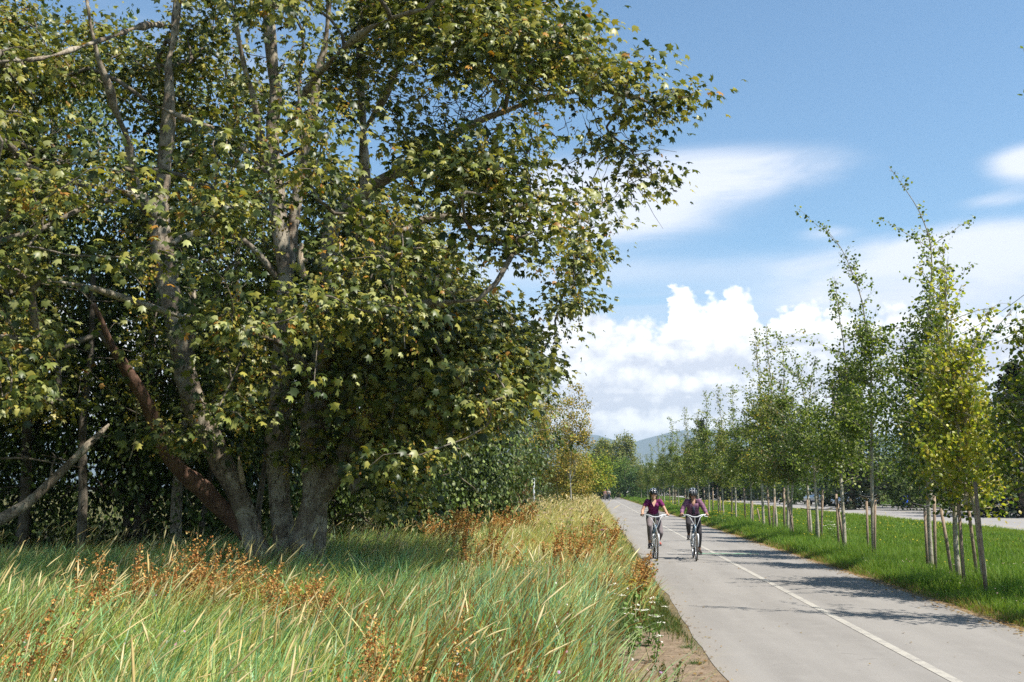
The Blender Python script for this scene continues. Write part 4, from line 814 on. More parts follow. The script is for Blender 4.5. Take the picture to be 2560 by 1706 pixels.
# farther trees: three kinds, copied with their parts
protos = []
for k, (H, c, w, sp) in enumerate([(8.3, SG, [3, 4, 2, 1], 1.1), (8.7, [(.10, .14, .026), (.19, .23, .04), (.30, .31, .09), (.34, .26, .06)], [3, 4, 2, 1], 1.15), (7.4, [(.08, .12, .022), (.15, .20, .032), (.26, .28, .08)], [3, 4, 1.5], 1.2)]):
    r = thing('young_tree', '', 'tree', (0, 0, 0), 0, GS)
    sapling_parts(r, [[(0, 0, -.1), (.05, 0, 2), (-.05, 0, H * .6), (.1, 0, H * .85), (-.15 + .3 * k, 0, H)]], 54, .11, c, w, 300 + 11 * k, spread=sp * 1.08, nl=1.0, shoots=6, mid0=5.0, low=1.9)
    protos.append(r)
far = [(38.5, 7.2, 0, 1.0, 'green young tree seen just right of the gap above the white flowers'), (41.5, 7.3, 1, 1.05, 'young tree with a tall feathery leader, the right one of the leafy pair'), (45.5, 7.5, 1, 1.12, 'young tree with a tall feathery leader, the left one of the leafy pair'), (49.5, 7.5, 2, 1.0, 'dark-trunked young tree left of the leafy pair'), (55, 7.6, 0, .95, 'young tree standing over the yellow flower patch'), (61, 7.7, 1, 1.0, 'young tree rising right behind the right cyclist'),
       (68, 7.6, 0, 1.08, 'young tree between the two cyclists, right one'), (75, 7.6, 2, 1.1, 'young tree between the two cyclists, second from the right'), (83, 7.7, 1, 1.05, 'thin-topped young tree between the two cyclists'), (91, 7.5, 0, .9, 'young tree above the left cyclist, right of her helmet'), (100, 7.7, 0, 1.15, 'young tree with the highest twig, above the left cyclist'), (110, 7.6, 2, 1.1, 'pale green young tree left of the left cyclist'), (121, 7.8, 1, 1.0, 'young tree further left, with a thin white stake'), (134, 7.6, 0, 1.0, 'small far young tree near the lamp posts'), (148, 7.8, 2, 1.0, 'small far young tree left of the lamp posts'), (165, 7.7, 1, .95, 'very far young tree by the path'), (185, 7.8, 0, .95, 'last young tree visible of the row')]
for k, (s, o, p, sc, lb) in enumerate(far):
    if k < 3 or p == 0 and False: pass
    root = protos[p]; used = root.get('used')
    if not used: root['used'] = 1; r = root
    else: r = dup(root, (0, 0, 0), 0, lb)
    r['label'] = lb; r.location = so(s, o); r.rotation_euler = (0, 0, k * 1.9); r.scale = (sc * 1.05, sc * 1.05, sc * .93)
for r in [o for o in bpy.data.objects if 'used' in o.keys()]: del r['used']
sk0 = stake((0, 0, 0), 1.75, (.06, 0), .04, ''); first = True
PLC = ['right', 'left', 'middle']
for k, (s, o) in enumerate([(38.2, 7.0), (41.8, 7.1), (49.8, 7.3), (55.4, 7.4), (61.0, 7.4), (67.6, 7.3), (68.4, 7.9), (75.3, 7.3), (82.6, 7.4), (83.4, 8.0), (91.2, 7.2), (99.6, 7.4), (100.4, 8.0), (110.3, 7.3), (121, 7.5), (134, 7.3)]):
    lb = ['stake half hidden behind the white flowers', 'stake of the right leafy-leader tree', 'stake of the dark-trunked tree', 'stake standing in the yellow flower patch', 'stake close behind the right cyclist\'s shoulder', 'front stake of the tree right of the gap between the cyclists', 'rear stake of the tree right of the gap between the cyclists', 'stake in the middle of the gap between the cyclists', 'front stake of the thin-topped tree', 'rear stake of the thin-topped tree', 'pale stake at the right of the left cyclist\'s helmet', 'front stake of the tree with the highest far twig', 'rear stake of the tree with the highest far twig', 'stake left of the left cyclist', 'thin white-looking stake further left', 'last far stake of the row'][k]
    r = sk0 if k == 0 else dup(sk0, (0, 0, 0), 0, lb); r['label'] = lb; r.location = so(s, o); r.rotation_euler = (0, 0, k * 2.1)
# ------------------------------------------------------------------ grass
def gmat(name, rough=.5, spec=.25, trans=.35):
    return foliage_mat(name, rough, spec, trans)
M_GRASS = gmat('long grass blades', .42, .4, .45); M_HEAD = gmat('straw seed heads', .7, .15, .3); M_TURF = gmat('verge grass blades', .5, .3, .45)
def blades(mb, base, h, w, lean, bend, col, tipcol, seg=3, face=None):
    """ribbons rising from base: lean = horizontal direction*amount, bend = extra droop at the tip"""
    n = len(base); a = RNG.uniform(0, 2 * PI, n) if face is None else face
    side = np.stack([np.cos(a), np.sin(a), np.zeros(n)], 1)
    V = np.zeros((n, 2 * seg + 1, 3)); C = np.zeros((n, 2 * seg + 1, 3))
    for k in range(seg + 1):
        t = k / seg
        P = base + np.stack([lean[:, 0] * t ** 1.7 * h, lean[:, 1] * t ** 1.7 * h, h * (t - bend * t ** 3)], 1)
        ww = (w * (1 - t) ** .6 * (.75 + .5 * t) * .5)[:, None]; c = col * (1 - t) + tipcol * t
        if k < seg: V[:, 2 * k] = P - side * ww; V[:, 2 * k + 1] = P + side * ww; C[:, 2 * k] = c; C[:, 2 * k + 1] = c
        else: V[:, 2 * seg] = P; C[:, 2 * seg] = c
    m = 2 * seg + 1; o = (np.arange(n) * m)[:, None]
    for k in range(seg - 1): mb.add(np.zeros((0, 3)), np.zeros((0, 4), int))
    q = np.concatenate([np.array([[2 * k, 2 * k + 1, 2 * k + 3, 2 * k + 2]]) + o for k in range(seg - 1)]); tr = np.array([[2 * seg - 2, 2 * seg - 1, 2 * seg]]) + o
    b0 = mb.n; mb.add(V.reshape(-1, 3), q, C.reshape(-1, 3))
    mb.L.append((tr + b0).ravel()); mb.S.append(mb.ln + np.arange(n) * 3); mb.ln += tr.size
def scatter(n, x0, x1, y0, y1, dens, k0=1.0):
    """uniform candidates thinned by a density function of (x, y)"""
    x = RNG.uniform(x0, x1, n); y = RNG.uniform(y0, y1, n); p = dens(x, y); k = RNG.random(n) < p; return x[k], y[k]
def in_view(x, y, m=1.15, pad=1.0): return np.abs(x) < (.515 * y * m + pad)
def meadow_side(x, y):                          # soft left border of the meadow against the wood
    off = off_of(x, y); s = s_of(x, y); lim = np.interp(s, [0, 17, 22, 30, 64, 120, 200], [-30, -14, -7.5, -6.5, -8.5, -8, -6]); return off - lim
WIND = np.array([.8, .15])
GR1 = np.array([(.20, .38, .17), (.28, .45, .20), (.40, .52, .17), (.13, .24, .11), (.50, .56, .21)])
ST1 = np.array([(.62, .50, .20), (.52, .43, .16), (.70, .59, .30), (.44, .40, .15)])
def meadow(y0, y1, n, hs, ws, seg):
    xr = .515 * y1 * 1.12 + 1.5
    x, y = scatter(n, -xr, min(xr, 14), y0, y1, lambda x, y: np.ones_like(x))
    off, s = off_of(x, y), s_of(x, y)
    edge = .82 + .28 * (fbm(s * .8, s * 0, 5, 3) - .5) * 2
    patch = ((off - .62) / .66) ** 2 + ((s - 9.2) / 3.7) ** 2
    k = in_view(x, y) & (off < edge) & (meadow_side(x, y) > -1.5 + 1.5 * RNG.random(len(x))) & (patch > .8 + .5 * RNG.random(len(x)))
    x, y, off, s = x[k], y[k], off[k], s[k]; n = len(x)
    big = fbm(x * .22 + 3, y * .16, 21, 3); cl = fbm(x * 1.3, y * .9, 22, 2); fine = RNG.random(n)
    # how dry: yellow towards the path and in the distance, blue-green in the near left
    dry = np.clip(.17 + .55 * (big - .5) * 2 + np.interp(off, [-9, -3, -1, .6], [-.12, .02, .22, .32]) + np.interp(s, [4, 12, 22, 35, 50], [-.04, .02, .22, .7, 1.1]) + .35 * (cl - .5), .03, .97)
    isd = fine < dry
    nearp = np.clip((edge[k] - off) / .7 if False else (.95 - off) / .9, .0, 1)
    h = hs * (.62 + .55 * cl + .25 * RNG.random(n)) * (.28 + .72 * np.clip(nearp, 0, 1) ** .7)
    h *= np.where(meadow_side(x, y) < 1.5, .75, 1)
    ang = (fbm(x * .5, y * .4, 24, 2) - .5) * 3.4 + RNG.normal(0, .95, n); am = .18 + .45 * fbm(x * .8, y * .7, 25, 2) + RNG.normal(0, .18, n)
    lean = np.stack([np.cos(ang) * am, np.sin(ang) * am * .7], 1)
    col = np.where(isd[:, None], ST1[RNG.integers(0, 4, n)], GR1[RNG.integers(0, 5, n)]) * (1 + RNG.normal(0, .2, (n, 1))) * (.72 + .56 * fbm(x * 2.1, y * 1.4, 28, 2))[:, None]
    blue = np.clip((fbm(x * .35, y * .3, 27, 2) - .4) * 3, 0, 1)[:, None] * (~isd)[:, None]
    col = col * (1 - blue * .6) + col * np.array([.85, 1.08, 1.75]) * blue * .6
    rust = (fbm(x * .45 + 9, y * .30, 29, 3) > .66) & (RNG.random(n) < .3); col[rust] = np.array([.26, .11, .035]) * (1 + RNG.normal(0, .2, (rust.sum(), 1)))
    col[isd & (s > 32)] *= 1.12
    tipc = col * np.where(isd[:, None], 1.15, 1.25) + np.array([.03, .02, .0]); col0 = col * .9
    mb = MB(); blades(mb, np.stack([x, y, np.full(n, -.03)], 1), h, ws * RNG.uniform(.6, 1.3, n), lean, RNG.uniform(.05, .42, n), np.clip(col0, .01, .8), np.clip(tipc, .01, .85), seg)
    return mb
def joinmb(L):
    r = MB()
    for m in L:
        r.V += m.V; r.C += m.C; r.L += [l + r.n for l in m.L]; r.S += [q + r.ln for q in m.S]; r.n += m.n; r.ln += m.ln; r.hasC = True
    return r
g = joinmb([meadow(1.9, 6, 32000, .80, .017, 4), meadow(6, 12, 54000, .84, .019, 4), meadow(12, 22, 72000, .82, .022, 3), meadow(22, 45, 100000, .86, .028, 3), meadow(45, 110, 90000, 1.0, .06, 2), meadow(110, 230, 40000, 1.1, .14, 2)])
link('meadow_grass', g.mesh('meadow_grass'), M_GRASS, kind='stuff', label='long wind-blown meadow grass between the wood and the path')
# seed heads on bending stalks
def heads(y0, y1, n, hs, hw, hl, wm=1.0):
    xr = .515 * y1 * 1.1 + 1; x, y = scatter(n, -xr, min(xr, 12), y0, y1, lambda x, y: np.ones_like(x)); off = off_of(x, y); s = s_of(x, y)
    dn = np.clip(fbm(x * .5, y * .35, 33, 3) * 2.4 - .75 + np.interp(s, [3, 8, 12, 20, 40, 60], [.35, .1, -.1, 0, .4, .8]) + np.interp(off, [-6, -2.5, 0], [.12, 0, -.12]), .04, 1)
    k = in_view(x, y) & (off < np.where(y < 10, -.5, .1)) & (meadow_side(x, y) > 0) & (RNG.random(len(x)) < dn)
    x, y = x[k], y[k]; n = len(x); mb = MB()
    h = hs * RNG.uniform(.68, 1.18, n); ang = (fbm(x * .5, y * .4, 24, 2) - .5) * 2.4 + RNG.normal(.1, .8, n); am = np.abs(RNG.normal(.36, .22, n))
    lean = np.stack([np.cos(ang) * am, np.sin(ang) * am * .6], 1); bend = RNG.uniform(.0, .28, n)
    base = np.stack([x, y, np.full(n, -.03)], 1); cs = np.array([.34, .30, .12]) * (1 + RNG.normal(0, .12, (n, 1)))
    blades(mb, base, h, np.full(n, .0035 * wm * 1.2), lean, bend, cs * .8, cs, 4)
    def stalk(t): return base + np.stack([lean[:, 0] * t ** 1.7 * h, lean[:, 1] * t ** 1.7 * h, h * (t - bend * t ** 3)], 1)
    # plume: a short tapering tuft following the bent tip
    L = hl * RNG.uniform(.7, 1.3, n); t0 = 1 - L / h; R = 5; a = np.arange(4) * PI / 2
    prof = np.array([.25, .9, 1.0, .65, .1]); rings = []
    for i in range(R):
        t = t0 + (1.04 - t0) * i / (R - 1); c = stalk(t); rr = hw * prof[i] * RNG.uniform(.75, 1.3, n)
        rings.append(c[:, None, :] + rr[:, None, None] * np.stack([np.cos(a), np.sin(a), .35 * np.sin(a * 2 + i)], 1)[None])
    V = np.stack(rings, 1).reshape(-1, 3); j = np.arange(4); F = np.concatenate([np.stack([i * 4 + j, i * 4 + (j + 1) % 4, i * 4 + 4 + (j + 1) % 4, i * 4 + 4 + j], 1) for i in range(R - 1)])
    F = (F[None] + (np.arange(n) * R * 4)[:, None, None]).reshape(-1, 4)
    c = np.array([(.72, .58, .28), (.78, .66, .38), (.60, .46, .20), (.74, .61, .33)])[RNG.integers(0, 4, n)] * (1 + RNG.normal(0, .1, (n, 1)))
    mb.add(V, F, np.repeat(np.clip(c, .02, .9), R * 4, 0)); return mb
g = joinmb([heads(2.2, 6, 640, .98, .0065, .15), heads(6, 12, 2000, 1.0, .008, .15, 1.3), heads(12, 24, 3600, 1.02, .010, .16, 2), heads(24, 50, 7000, 1.08, .016, .17, 4), heads(50, 120, 9000, 1.2, .035, .2, 8)])
link('seed_heads', g.mesh('seed_heads'), M_HEAD, kind='stuff', label='straw-coloured grass seed heads bending in the wind')

# low growth and dead leaves on the floor of the wood
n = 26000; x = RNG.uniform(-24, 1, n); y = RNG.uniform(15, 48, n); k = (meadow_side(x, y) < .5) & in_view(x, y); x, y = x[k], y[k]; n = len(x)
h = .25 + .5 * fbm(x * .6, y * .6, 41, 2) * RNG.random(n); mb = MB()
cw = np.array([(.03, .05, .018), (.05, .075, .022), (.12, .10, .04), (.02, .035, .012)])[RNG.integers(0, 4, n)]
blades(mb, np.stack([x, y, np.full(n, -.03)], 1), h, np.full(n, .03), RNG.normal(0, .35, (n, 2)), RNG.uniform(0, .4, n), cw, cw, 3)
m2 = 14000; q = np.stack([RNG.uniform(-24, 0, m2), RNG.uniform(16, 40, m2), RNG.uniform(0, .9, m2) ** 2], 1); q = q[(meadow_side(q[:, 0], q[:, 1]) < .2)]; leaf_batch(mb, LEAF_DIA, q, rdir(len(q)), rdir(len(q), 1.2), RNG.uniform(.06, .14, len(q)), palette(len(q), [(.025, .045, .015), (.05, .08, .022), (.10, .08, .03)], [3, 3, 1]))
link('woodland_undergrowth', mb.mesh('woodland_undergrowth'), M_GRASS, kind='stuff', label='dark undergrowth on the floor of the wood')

# verge between the path and the road
def verge(s0, s1, n, hs, ws, o0=5.05, o1=17.4, seg=2, view=True):
    s = RNG.uniform(s0, s1, n); o = o0 + (o1 - o0) * RNG.random(n) ** 1.15
    x = s * DX + o * DY; y = s * DY - o * DX; k = in_view(x, y, 1.08, .5) & (o > o0 + .22 * fbm(s * 1.1, s * 0, 51, 3)) & (o < o1 - .5 * fbm(s * .5, s * 0, 52, 3)); s, o, x, y = s[k], o[k], x[k], y[k]; n = len(x)
    tall = np.exp(-((o - 6.4) / 1.15) ** 2); lump = fbm(s * .9, o * .9, 53, 3)
    h = hs * (.35 + .45 * RNG.random(n) + 1.15 * tall * lump * 1.3) * (.45 + .9 * lump) * np.clip((o - o0 + .15) / .6, .25, 1)
    G = np.array([(.11, .21, .026), (.16, .27, .036), (.22, .33, .045), (.07, .14, .022), (.32, .34, .07)])
    col = G[RNG.choice(5, n, p=[.28, .32, .22, .12, .06])] * (1 + RNG.normal(0, .14, (n, 1)))
    t2 = np.clip((fbm(s * .35, o * .5, 55, 3) - .42) * 3, 0, 1)[:, None] * (1 - tall[:, None]); col = col * (1 - .5 * t2) + np.array([.24, .30, .03]) * .5 * t2
    dry = (o < o0 + .32) & (RNG.random(n) < .45); col[dry] = np.array([.30, .21, .09])
    ang = RNG.uniform(0, 2 * PI, n); am = np.abs(RNG.normal(.3, .2, n)); mb = MB()
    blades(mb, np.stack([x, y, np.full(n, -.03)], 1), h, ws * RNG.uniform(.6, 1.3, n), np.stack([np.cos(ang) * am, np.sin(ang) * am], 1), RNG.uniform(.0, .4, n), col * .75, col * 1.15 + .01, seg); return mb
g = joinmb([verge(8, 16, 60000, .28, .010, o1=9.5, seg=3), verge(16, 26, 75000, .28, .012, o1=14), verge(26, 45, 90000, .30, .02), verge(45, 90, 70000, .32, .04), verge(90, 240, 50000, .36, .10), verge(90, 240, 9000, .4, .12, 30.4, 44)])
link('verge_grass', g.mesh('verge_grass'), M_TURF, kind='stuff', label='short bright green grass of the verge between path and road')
# short grass and litter along the left edge of the path
s = RNG.uniform(6, 60, 52000) ; s = 6 + (s - 6) * RNG.random(len(s)) ** .6; o = RNG.uniform(.25, 1.2, len(s)); lim = 1.02 + .16 * (fbm(s * 1.4, s * 0, 61, 4) - .45); pt = ((o - .62) / .62) ** 2 + ((s - 9.2) / 3.5) ** 2
k = (o < lim) & (pt > 1.0 + .25 * RNG.normal(0, 1, len(s))) ; s, o = s[k], o[k]; n = len(s); P = np.stack([s * DX + o * DY, s * DY - o * DX, np.full(n, -.03)], 1)
col = np.array([(.07, .12, .025), (.11, .16, .035), (.22, .19, .07), (.05, .09, .02)])[RNG.integers(0, 4, n)]; mb = MB()
blades(mb, P, RNG.uniform(.05, .16, n), np.full(n, .008) * (1 + s / 25), RNG.normal(0, .4, (n, 2)), RNG.uniform(0, .4, n), col * .8, col * 1.1, 2)
n = 3400; s = RNG.uniform(7, 40, n); o = np.where(RNG.random(n) < .3, RNG.normal(1.0, .16, n), RNG.normal(5.02, .14, n)); o = np.where(RNG.random(n) < .03, RNG.uniform(1.2, 4.9, n), o); q = np.stack([s * DX + o * DY, s * DY - o * DX, np.full(n, .012)], 1)
leaf_batch(mb, LEAF_DIA, q, rdir(n) * [1, 1, .15], unit(RNG.normal(0, .25, (n, 3)) + [0, 0, 1]), RNG.uniform(.02, .055, n), palette(n, [(.34, .22, .08), (.24, .14, .06), (.42, .33, .16)], [2, 2, 1]))
link('path_edge_growth', mb.mesh('path_edge_growth'), M_TURF, kind='stuff', label='short grass and fallen leaf litter along the path edges')
# pebbles on the bare patch
n = 900; s = RNG.uniform(6, 13, n); o = RNG.uniform(.1, 1.15, n); k = ((o - .62) / .6) ** 2 + ((s - 9.2) / 3.4) ** 2 < 1.1; s, o = s[k], o[k]; mb = MB()
for a, b in zip(s, o):
    r = RNG.uniform(.004, .014); mb.ell(so(a, b, -.027), (r, r * RNG.uniform(.7, 1.2), r * .7), 6, 4, C=np.array([.30, .25, .19]) * RNG.uniform(.7, 1.3))
link('pebbles', mb.mesh('pebbles'), M_HEAD, kind='stuff', label='small pebbles on the bare trodden patch')

# ------------------------------------------------------------------ flowering plants and weeds that can be told apart
def stalks(mb, n, h, spread, col, thick=.004, lean=(.0, 0)):
    out = []
    for _ in range(n):
        a = RNG.uniform(0, 2 * PI); r = spread * RNG.random() ** .5; hh = h * RNG.uniform(.65, 1.1); dx, dy = math.cos(a) * r, math.sin(a) * r
        P = np.array([(dx * .3 + dx * t * .9 + lean[0] * t * t * hh, dy * .3 + dy * t * .9 + lean[1] * t * t * hh, hh * t - .03) for t in np.linspace(0, 1, 6)]); mb.tube(P, np.linspace(thick, thick * .4, 6), 4, C=np.array(col), cap=False); out.append(P)
    return out
M_WEED = gmat('weed stems and leaves', .6, .2, .2)
def dock(px, py, Y, lb, n=9, h=.95, sp=.28, lean=(.12, 0), cols=((.44, .20, .06), (.52, .30, .09), (.32, .12, .04), (.52, .40, .15)), group='rusty seeding dock plants in the meadow', z=None, dens=120):
    p = dp(px, py, Y); t = thing('dock_plant', lb, 'plant', (p.x, p.y, 0), 0, group); mb = MB(); S = stalks(mb, n, h, sp, (.26, .13, .05), .005, lean)
    P = []; k = 0
    for st in S:
        for br in range(5):
            u0 = RNG.uniform(.4, .9); a = np.array([np.interp(u0, np.linspace(0, 1, 6), st[:, i]) for i in range(3)]); d = unit(np.array([RNG.normal(0, .5), RNG.normal(0, .5), 1.0])); L = h * RNG.uniform(.15, .34)
            q = a + d * L * RNG.random((int(dens / 5), 1)) + RNG.normal(0, .012, (int(dens / 5), 3)); P.append(q)
        q = np.stack([np.interp(RNG.uniform(.45, 1, dens), np.linspace(0, 1, 6), st[:, i]) for i in range(3)], 1)
        t_ = np.sort(RNG.uniform(.42, 1, dens)); q = np.stack([np.interp(t_, np.linspace(0, 1, 6), st[:, i]) for i in range(3)], 1) + RNG.normal(0, .011, (dens, 3)); P.append(q)
    link('stems', mb.mesh('dock_stems'), M_WEED, t)
    P = np.concatenate(P); mb = MB(); leaf_batch(mb, LEAF_DIA, P, rdir(len(P)), rdir(len(P)), RNG.uniform(.011, .021, len(P)) * (1 + Y / 22), palette(len(P), cols, [4, 3, 2, 1.5], .2)); link('seeds', mb.mesh('dock_seeds'), M_WEED, t)
    m = 14; q = np.stack([RNG.normal(0, .1, m), RNG.normal(0, .1, m), RNG.uniform(.05, h * .4, m)], 1); mb = MB(); leaf_batch(mb, LEAF_ROUND, q, rdir(m, .3), rdir(m, .5), RNG.uniform(.09, .18, m), palette(m, [(.07, .12, .035), (.16, .06, .06), (.10, .13, .03)], [3, 1, 2])); link('leaves', mb.mesh('dock_leaves'), M_WEED, t)
    return t
for a in [(235, 1400, 9.6, 'rusty dock at the left end of the orange clump under the maple', 9, 1.0), (290, 1400, 9.8, 'rusty dock second from the left in the orange clump under the maple', 8, .95), (355, 1400, 9.7, 'tallest orange dock left of centre in the clump under the maple', 11, 1.1), (420, 1400, 9.9, 'orange dock in the centre of the clump under the maple', 11, 1.1), (480, 1400, 9.8, 'orange dock right of centre in the clump under the maple', 9, 1.0), (550, 1400, 10.0, 'orange dock right in front of the left maple foot', 10, 1.05),
          (625, 1400, 8.8, 'leaning orange dock at the right end of the clump under the maple', 10, .95), (690, 1400, 8.6, 'low orange dock with long leaning spikes in front of the maple', 8, .85), (10, 1420, 6.0, 'red-brown dock spike at the left edge of the picture', 5, 1.05),
          (860, 1500, 5.6, 'red-brown dock left in the bottom centre', 8, .78), (905, 1500, 5.9, 'tall red-brown dock in the bottom centre', 9, .85), (985, 1530, 5.3, 'red-brown dock with leaning spikes right in the bottom centre', 9, .70), (940, 1560, 5.2, 'low red-brown dock between its neighbours in the bottom centre', 5, .6),
          (1050, 1200, 21, 'rusty dock patch far left in the middle of the meadow', 14, 1.15), (1010, 1200, 24, 'rusty dock patch near the hanging maple twigs', 14, 1.15), (1085, 1200, 17, 'dark rusty dock beside the dark thistle', 10, 1.0), (1115, 1250, 15, 'brown dock patch below the dark thistle', 12, .9), (1300, 1250, 15.5, 'rust-red dock in the right half of the meadow', 11, 1.1), (1330, 1250, 16.5, 'rust-red dock right behind its neighbour in the right half of the meadow', 9, 1.0), (1290, 1300, 12, 'ochre dock patch in the right half of the meadow', 10, .8), (1368, 1240, 19, 'rust-red dock close to the path', 9, 1.1), (1435, 1290, 13.6, 'bright rusty dock at the meadow edge by the left cyclist', 9, .75), (1400, 1280, 17, 'brown dock at the meadow edge', 8, .8), (1190, 1180, 30, 'far rusty dock patch near the top of the meadow', 16, 1.2), (1150, 1180, 27, 'far orange dock patch left of the top of the meadow', 16, 1.15)]:
    x, y, Y, lb, n, h = a; dock(x, y, Y, lb, n, h, .32 if Y < 12 else .5, (.3, 0) if 'leaning' in lb else (.15, 0))
def umbels(name, px, Y, lb, cat, n, h, sp, col, r, stemc=(.07, .12, .035), zz=None):
    p = dp(px, 1300, Y); t = thing(name, lb, cat, (p.x, p.y, 0)); mb = MB(); S = stalks(mb, n, h, sp, stemc, .004); m = n * 14
    c = np.concatenate([s[RNG.integers(1, 5, 14)] for s in S]) + RNG.normal(0, .03, (m, 3)); leaf_batch(mb, LEAF_DIA, c, rdir(m, -.2), rdir(m, .5), RNG.uniform(.03, .07, m), palette(m, [(.12, .20, .05), (.18, .26, .07)], [1, 1])); link('stems', mb.mesh(name + '_stems'), M_WEED, t)
    mb = MB()
    for s in S:
        e = s[-1]; k = 16; a = RNG.uniform(0, 2 * PI, k); rr = r * RNG.random(k) ** .5; q = np.stack([e[0] + rr * np.cos(a), e[1] + rr * np.sin(a), e[2] + .006 * RNG.random(k)], 1); leaf_batch(mb, LEAF_DIA, q, rdir(k) * [1, 1, .2], unit(RNG.normal(0, .2, (k, 3)) + [0, 0, 1]), RNG.uniform(.013, .022, k) * (1 + Y / 40), palette(k, [col], [1], .06))
    link('flowers', mb.mesh(name + '_flowers'), M_WEED, t); return t
umbels('yarrow_plant', 1445, 11.6, 'white-flowered yarrow clump at the meadow edge, upper part', 'flower', 9, .62, .22, (.72, .70, .62), .035)
umbels('yarrow_plant', 1480, 11.0, 'white-flowered yarrow clump right of its neighbour at the meadow edge', 'flower', 8, .5, .2, (.74, .72, .64), .04)
umbels('yarrow_plant', 1430, 10.4, 'sparse white-flowered yarrow left of and below the main clump', 'flower', 5, .5, .24, (.72, .70, .64), .03)
umbels('yarrow_plant', 1498, 10.0, 'lowest white-flowered yarrow right beside the path', 'flower', 4, .42, .12, (.74, .72, .66), .04)
umbels('yarrow_plant', 2222 / 1.088 / 1.088 + 45, 33, 'white-flowered clump on the verge among the far stakes', 'flower', 14, .6, .5, (.72, .70, .62), .06)
umbels('ragwort_plant', 1462, 13.2, 'yellow-flowered clump at the meadow edge above the white flowers', 'flower', 9, .5, .18, (.55, .42, .03), .03)
umbels('ragwort_plant', 1478, 17.5, 'yellow-flowered clump beside the path at the left cyclist\'s shadow', 'flower', 10, .45, .22, (.60, .45, .03), .035)
umbels('ragwort_plant', 1408, 21.5, 'tall yellow-flowered clump overhanging the path behind the meadow edge', 'flower', 12, .95, .3, (.55, .42, .06), .04)
umbels('ragwort_plant', 1668, 44, 'yellow-flowered clump on the verge right of the right cyclist', 'flower', 26, .7, .9, (.60, .46, .03), .08)
umbels('ragwort_plant', 1595, 62, 'yellow-flowered clump on the verge between the cyclists', 'flower', 26, .8, 1.0, (.60, .46, .03), .1)
umbels('thistle_plant', 1060, 14.8, 'dark green upright thistle in the middle of the meadow', 'plant', 9, 1.15, .22, (.03, .05, .03), .03, (.03, .05, .025))
umbels('thistle_plant', 1385, 16.5, 'thistle with one purple bloom near the path', 'plant', 1, 1.1, .02, (.28, .06, .26), .03)
umbels('thistle_plant', 1312, 24, 'thistle with one purple bloom farther back in the meadow', 'plant', 1, 1.15, .02, (.28, .06, .26), .05)
umbels('pale_weed', 1330, 23, 'pale pinkish seeding weed patch at the upper right of the meadow', 'plant', 60, 1.1, .9, (.50, .38, .30), .05, (.28, .2, .1))
umbels('straw_grass_stalk', 2010, 25.5, 'single long straw-yellow stalk arching over the verge', 'plant', 1, .95, .02, (.45, .4, .15), .02, (.40, .38, .10))
# small weed and tufts on the bare patch
p = dp(1545, 1540, 8.6); t = thing('bare_patch_weed', 'small dry brownish weed growing on the bare patch beside the path', 'plant', (p.x, p.y, -.03)); mb = MB(); S = stalks(mb, 12, .30, .16, (.16, .12, .05), .004)
c = np.concatenate([s[RNG.integers(0, 6, 16)] for s in S]) + RNG.normal(0, .012, (192, 3)); leaf_batch(mb, LEAF_DIA, c, rdir(192, .2), rdir(192), RNG.uniform(.02, .045, 192), palette(192, [(.08, .11, .03), (.20, .12, .05), (.14, .14, .05)], [2, 1, 1])); link('stems', mb.mesh('bare_patch_weed'), M_WEED, t)
for x, Y, lb in [(1597, 9.9, 'tiny green tuft on the bare patch nearest the path'), (1578, 10.9, 'tiny green tuft on the bare patch farther back')]:
    p = dp(x, 1500, Y); t = thing('grass_tuft', lb, 'plant', (p.x, p.y, -.03)); n = 90; b = np.zeros((n, 3)); b[:, :2] = RNG.normal(0, .035, (n, 2)); mb = MB(); cc = palette(n, [(.07, .12, .03)], [1]); blades(mb, b, RNG.uniform(.04, .09, n), np.full(n, .008), RNG.normal(0, .9, (n, 2)), RNG.uniform(0, .4, n), cc, cc * 1.2, 2); link('blades', mb.mesh('grass_tuft'), M_TURF, t)
# small yellow flowers scattered through the verge and clover in the grass
mb = MB()
n = 5200; s = RNG.uniform(12, 130, n); o = RNG.uniform(6.2, 17.2, n); k = (fbm(s * .28, o * .35, 71, 3) > .53) & (fbm(s * 1.5, o * 1.5, 72, 2) > .45); s, o = s[k], o[k]; n = len(s)
q = np.stack([s * DX + o * DY, s * DY - o * DX, RNG.uniform(.2, .36, n)], 1); leaf_batch(mb, LEAF_ROUND, q, rdir(n) * [1, 1, .2], unit(RNG.normal(0, .5, (n, 3)) + [0, -.4, 1]), .018 + s * .0006, palette(n, [(.62, .50, .02), (.55, .45, .03)], [1, 1], .08))
n = 260; s = RNG.uniform(9, 22, n); o = RNG.uniform(5.4, 8.5, n); q = np.stack([s * DX + o * DY, s * DY - o * DX, RNG.uniform(.15, .26, n)], 1); leaf_batch(mb, LEAF_ROUND, q, rdir(n) * [1, 1, .2], unit(RNG.normal(0, .5, (n, 3)) + [0, -.4, 1]), RNG.uniform(.016, .026, n), palette(n, [(.45, .30, .28), (.55, .45, .35)], [1, 1], .08))
n = 420; x = RNG.uniform(-4, 2.4, n); y = RNG.uniform(4, 16, n); k = off_of(x, y) < .5; x, y = x[k], y[k]; n = len(x); leaf_batch(mb, LEAF_ROUND, np.stack([x, y, RNG.uniform(.5, .75, n)], 1), rdir(n), rdir(n, .8), RNG.uniform(.012, .022, n), palette(n, [(.5, .28, .30), (.6, .55, .5), (.5, .3, .5)], [1, 2, .6]))
link('small_wild_flowers', mb.mesh('small_wild_flowers'), M_WEED, kind='stuff', label='small yellow and pink wild flowers scattered through the grass')
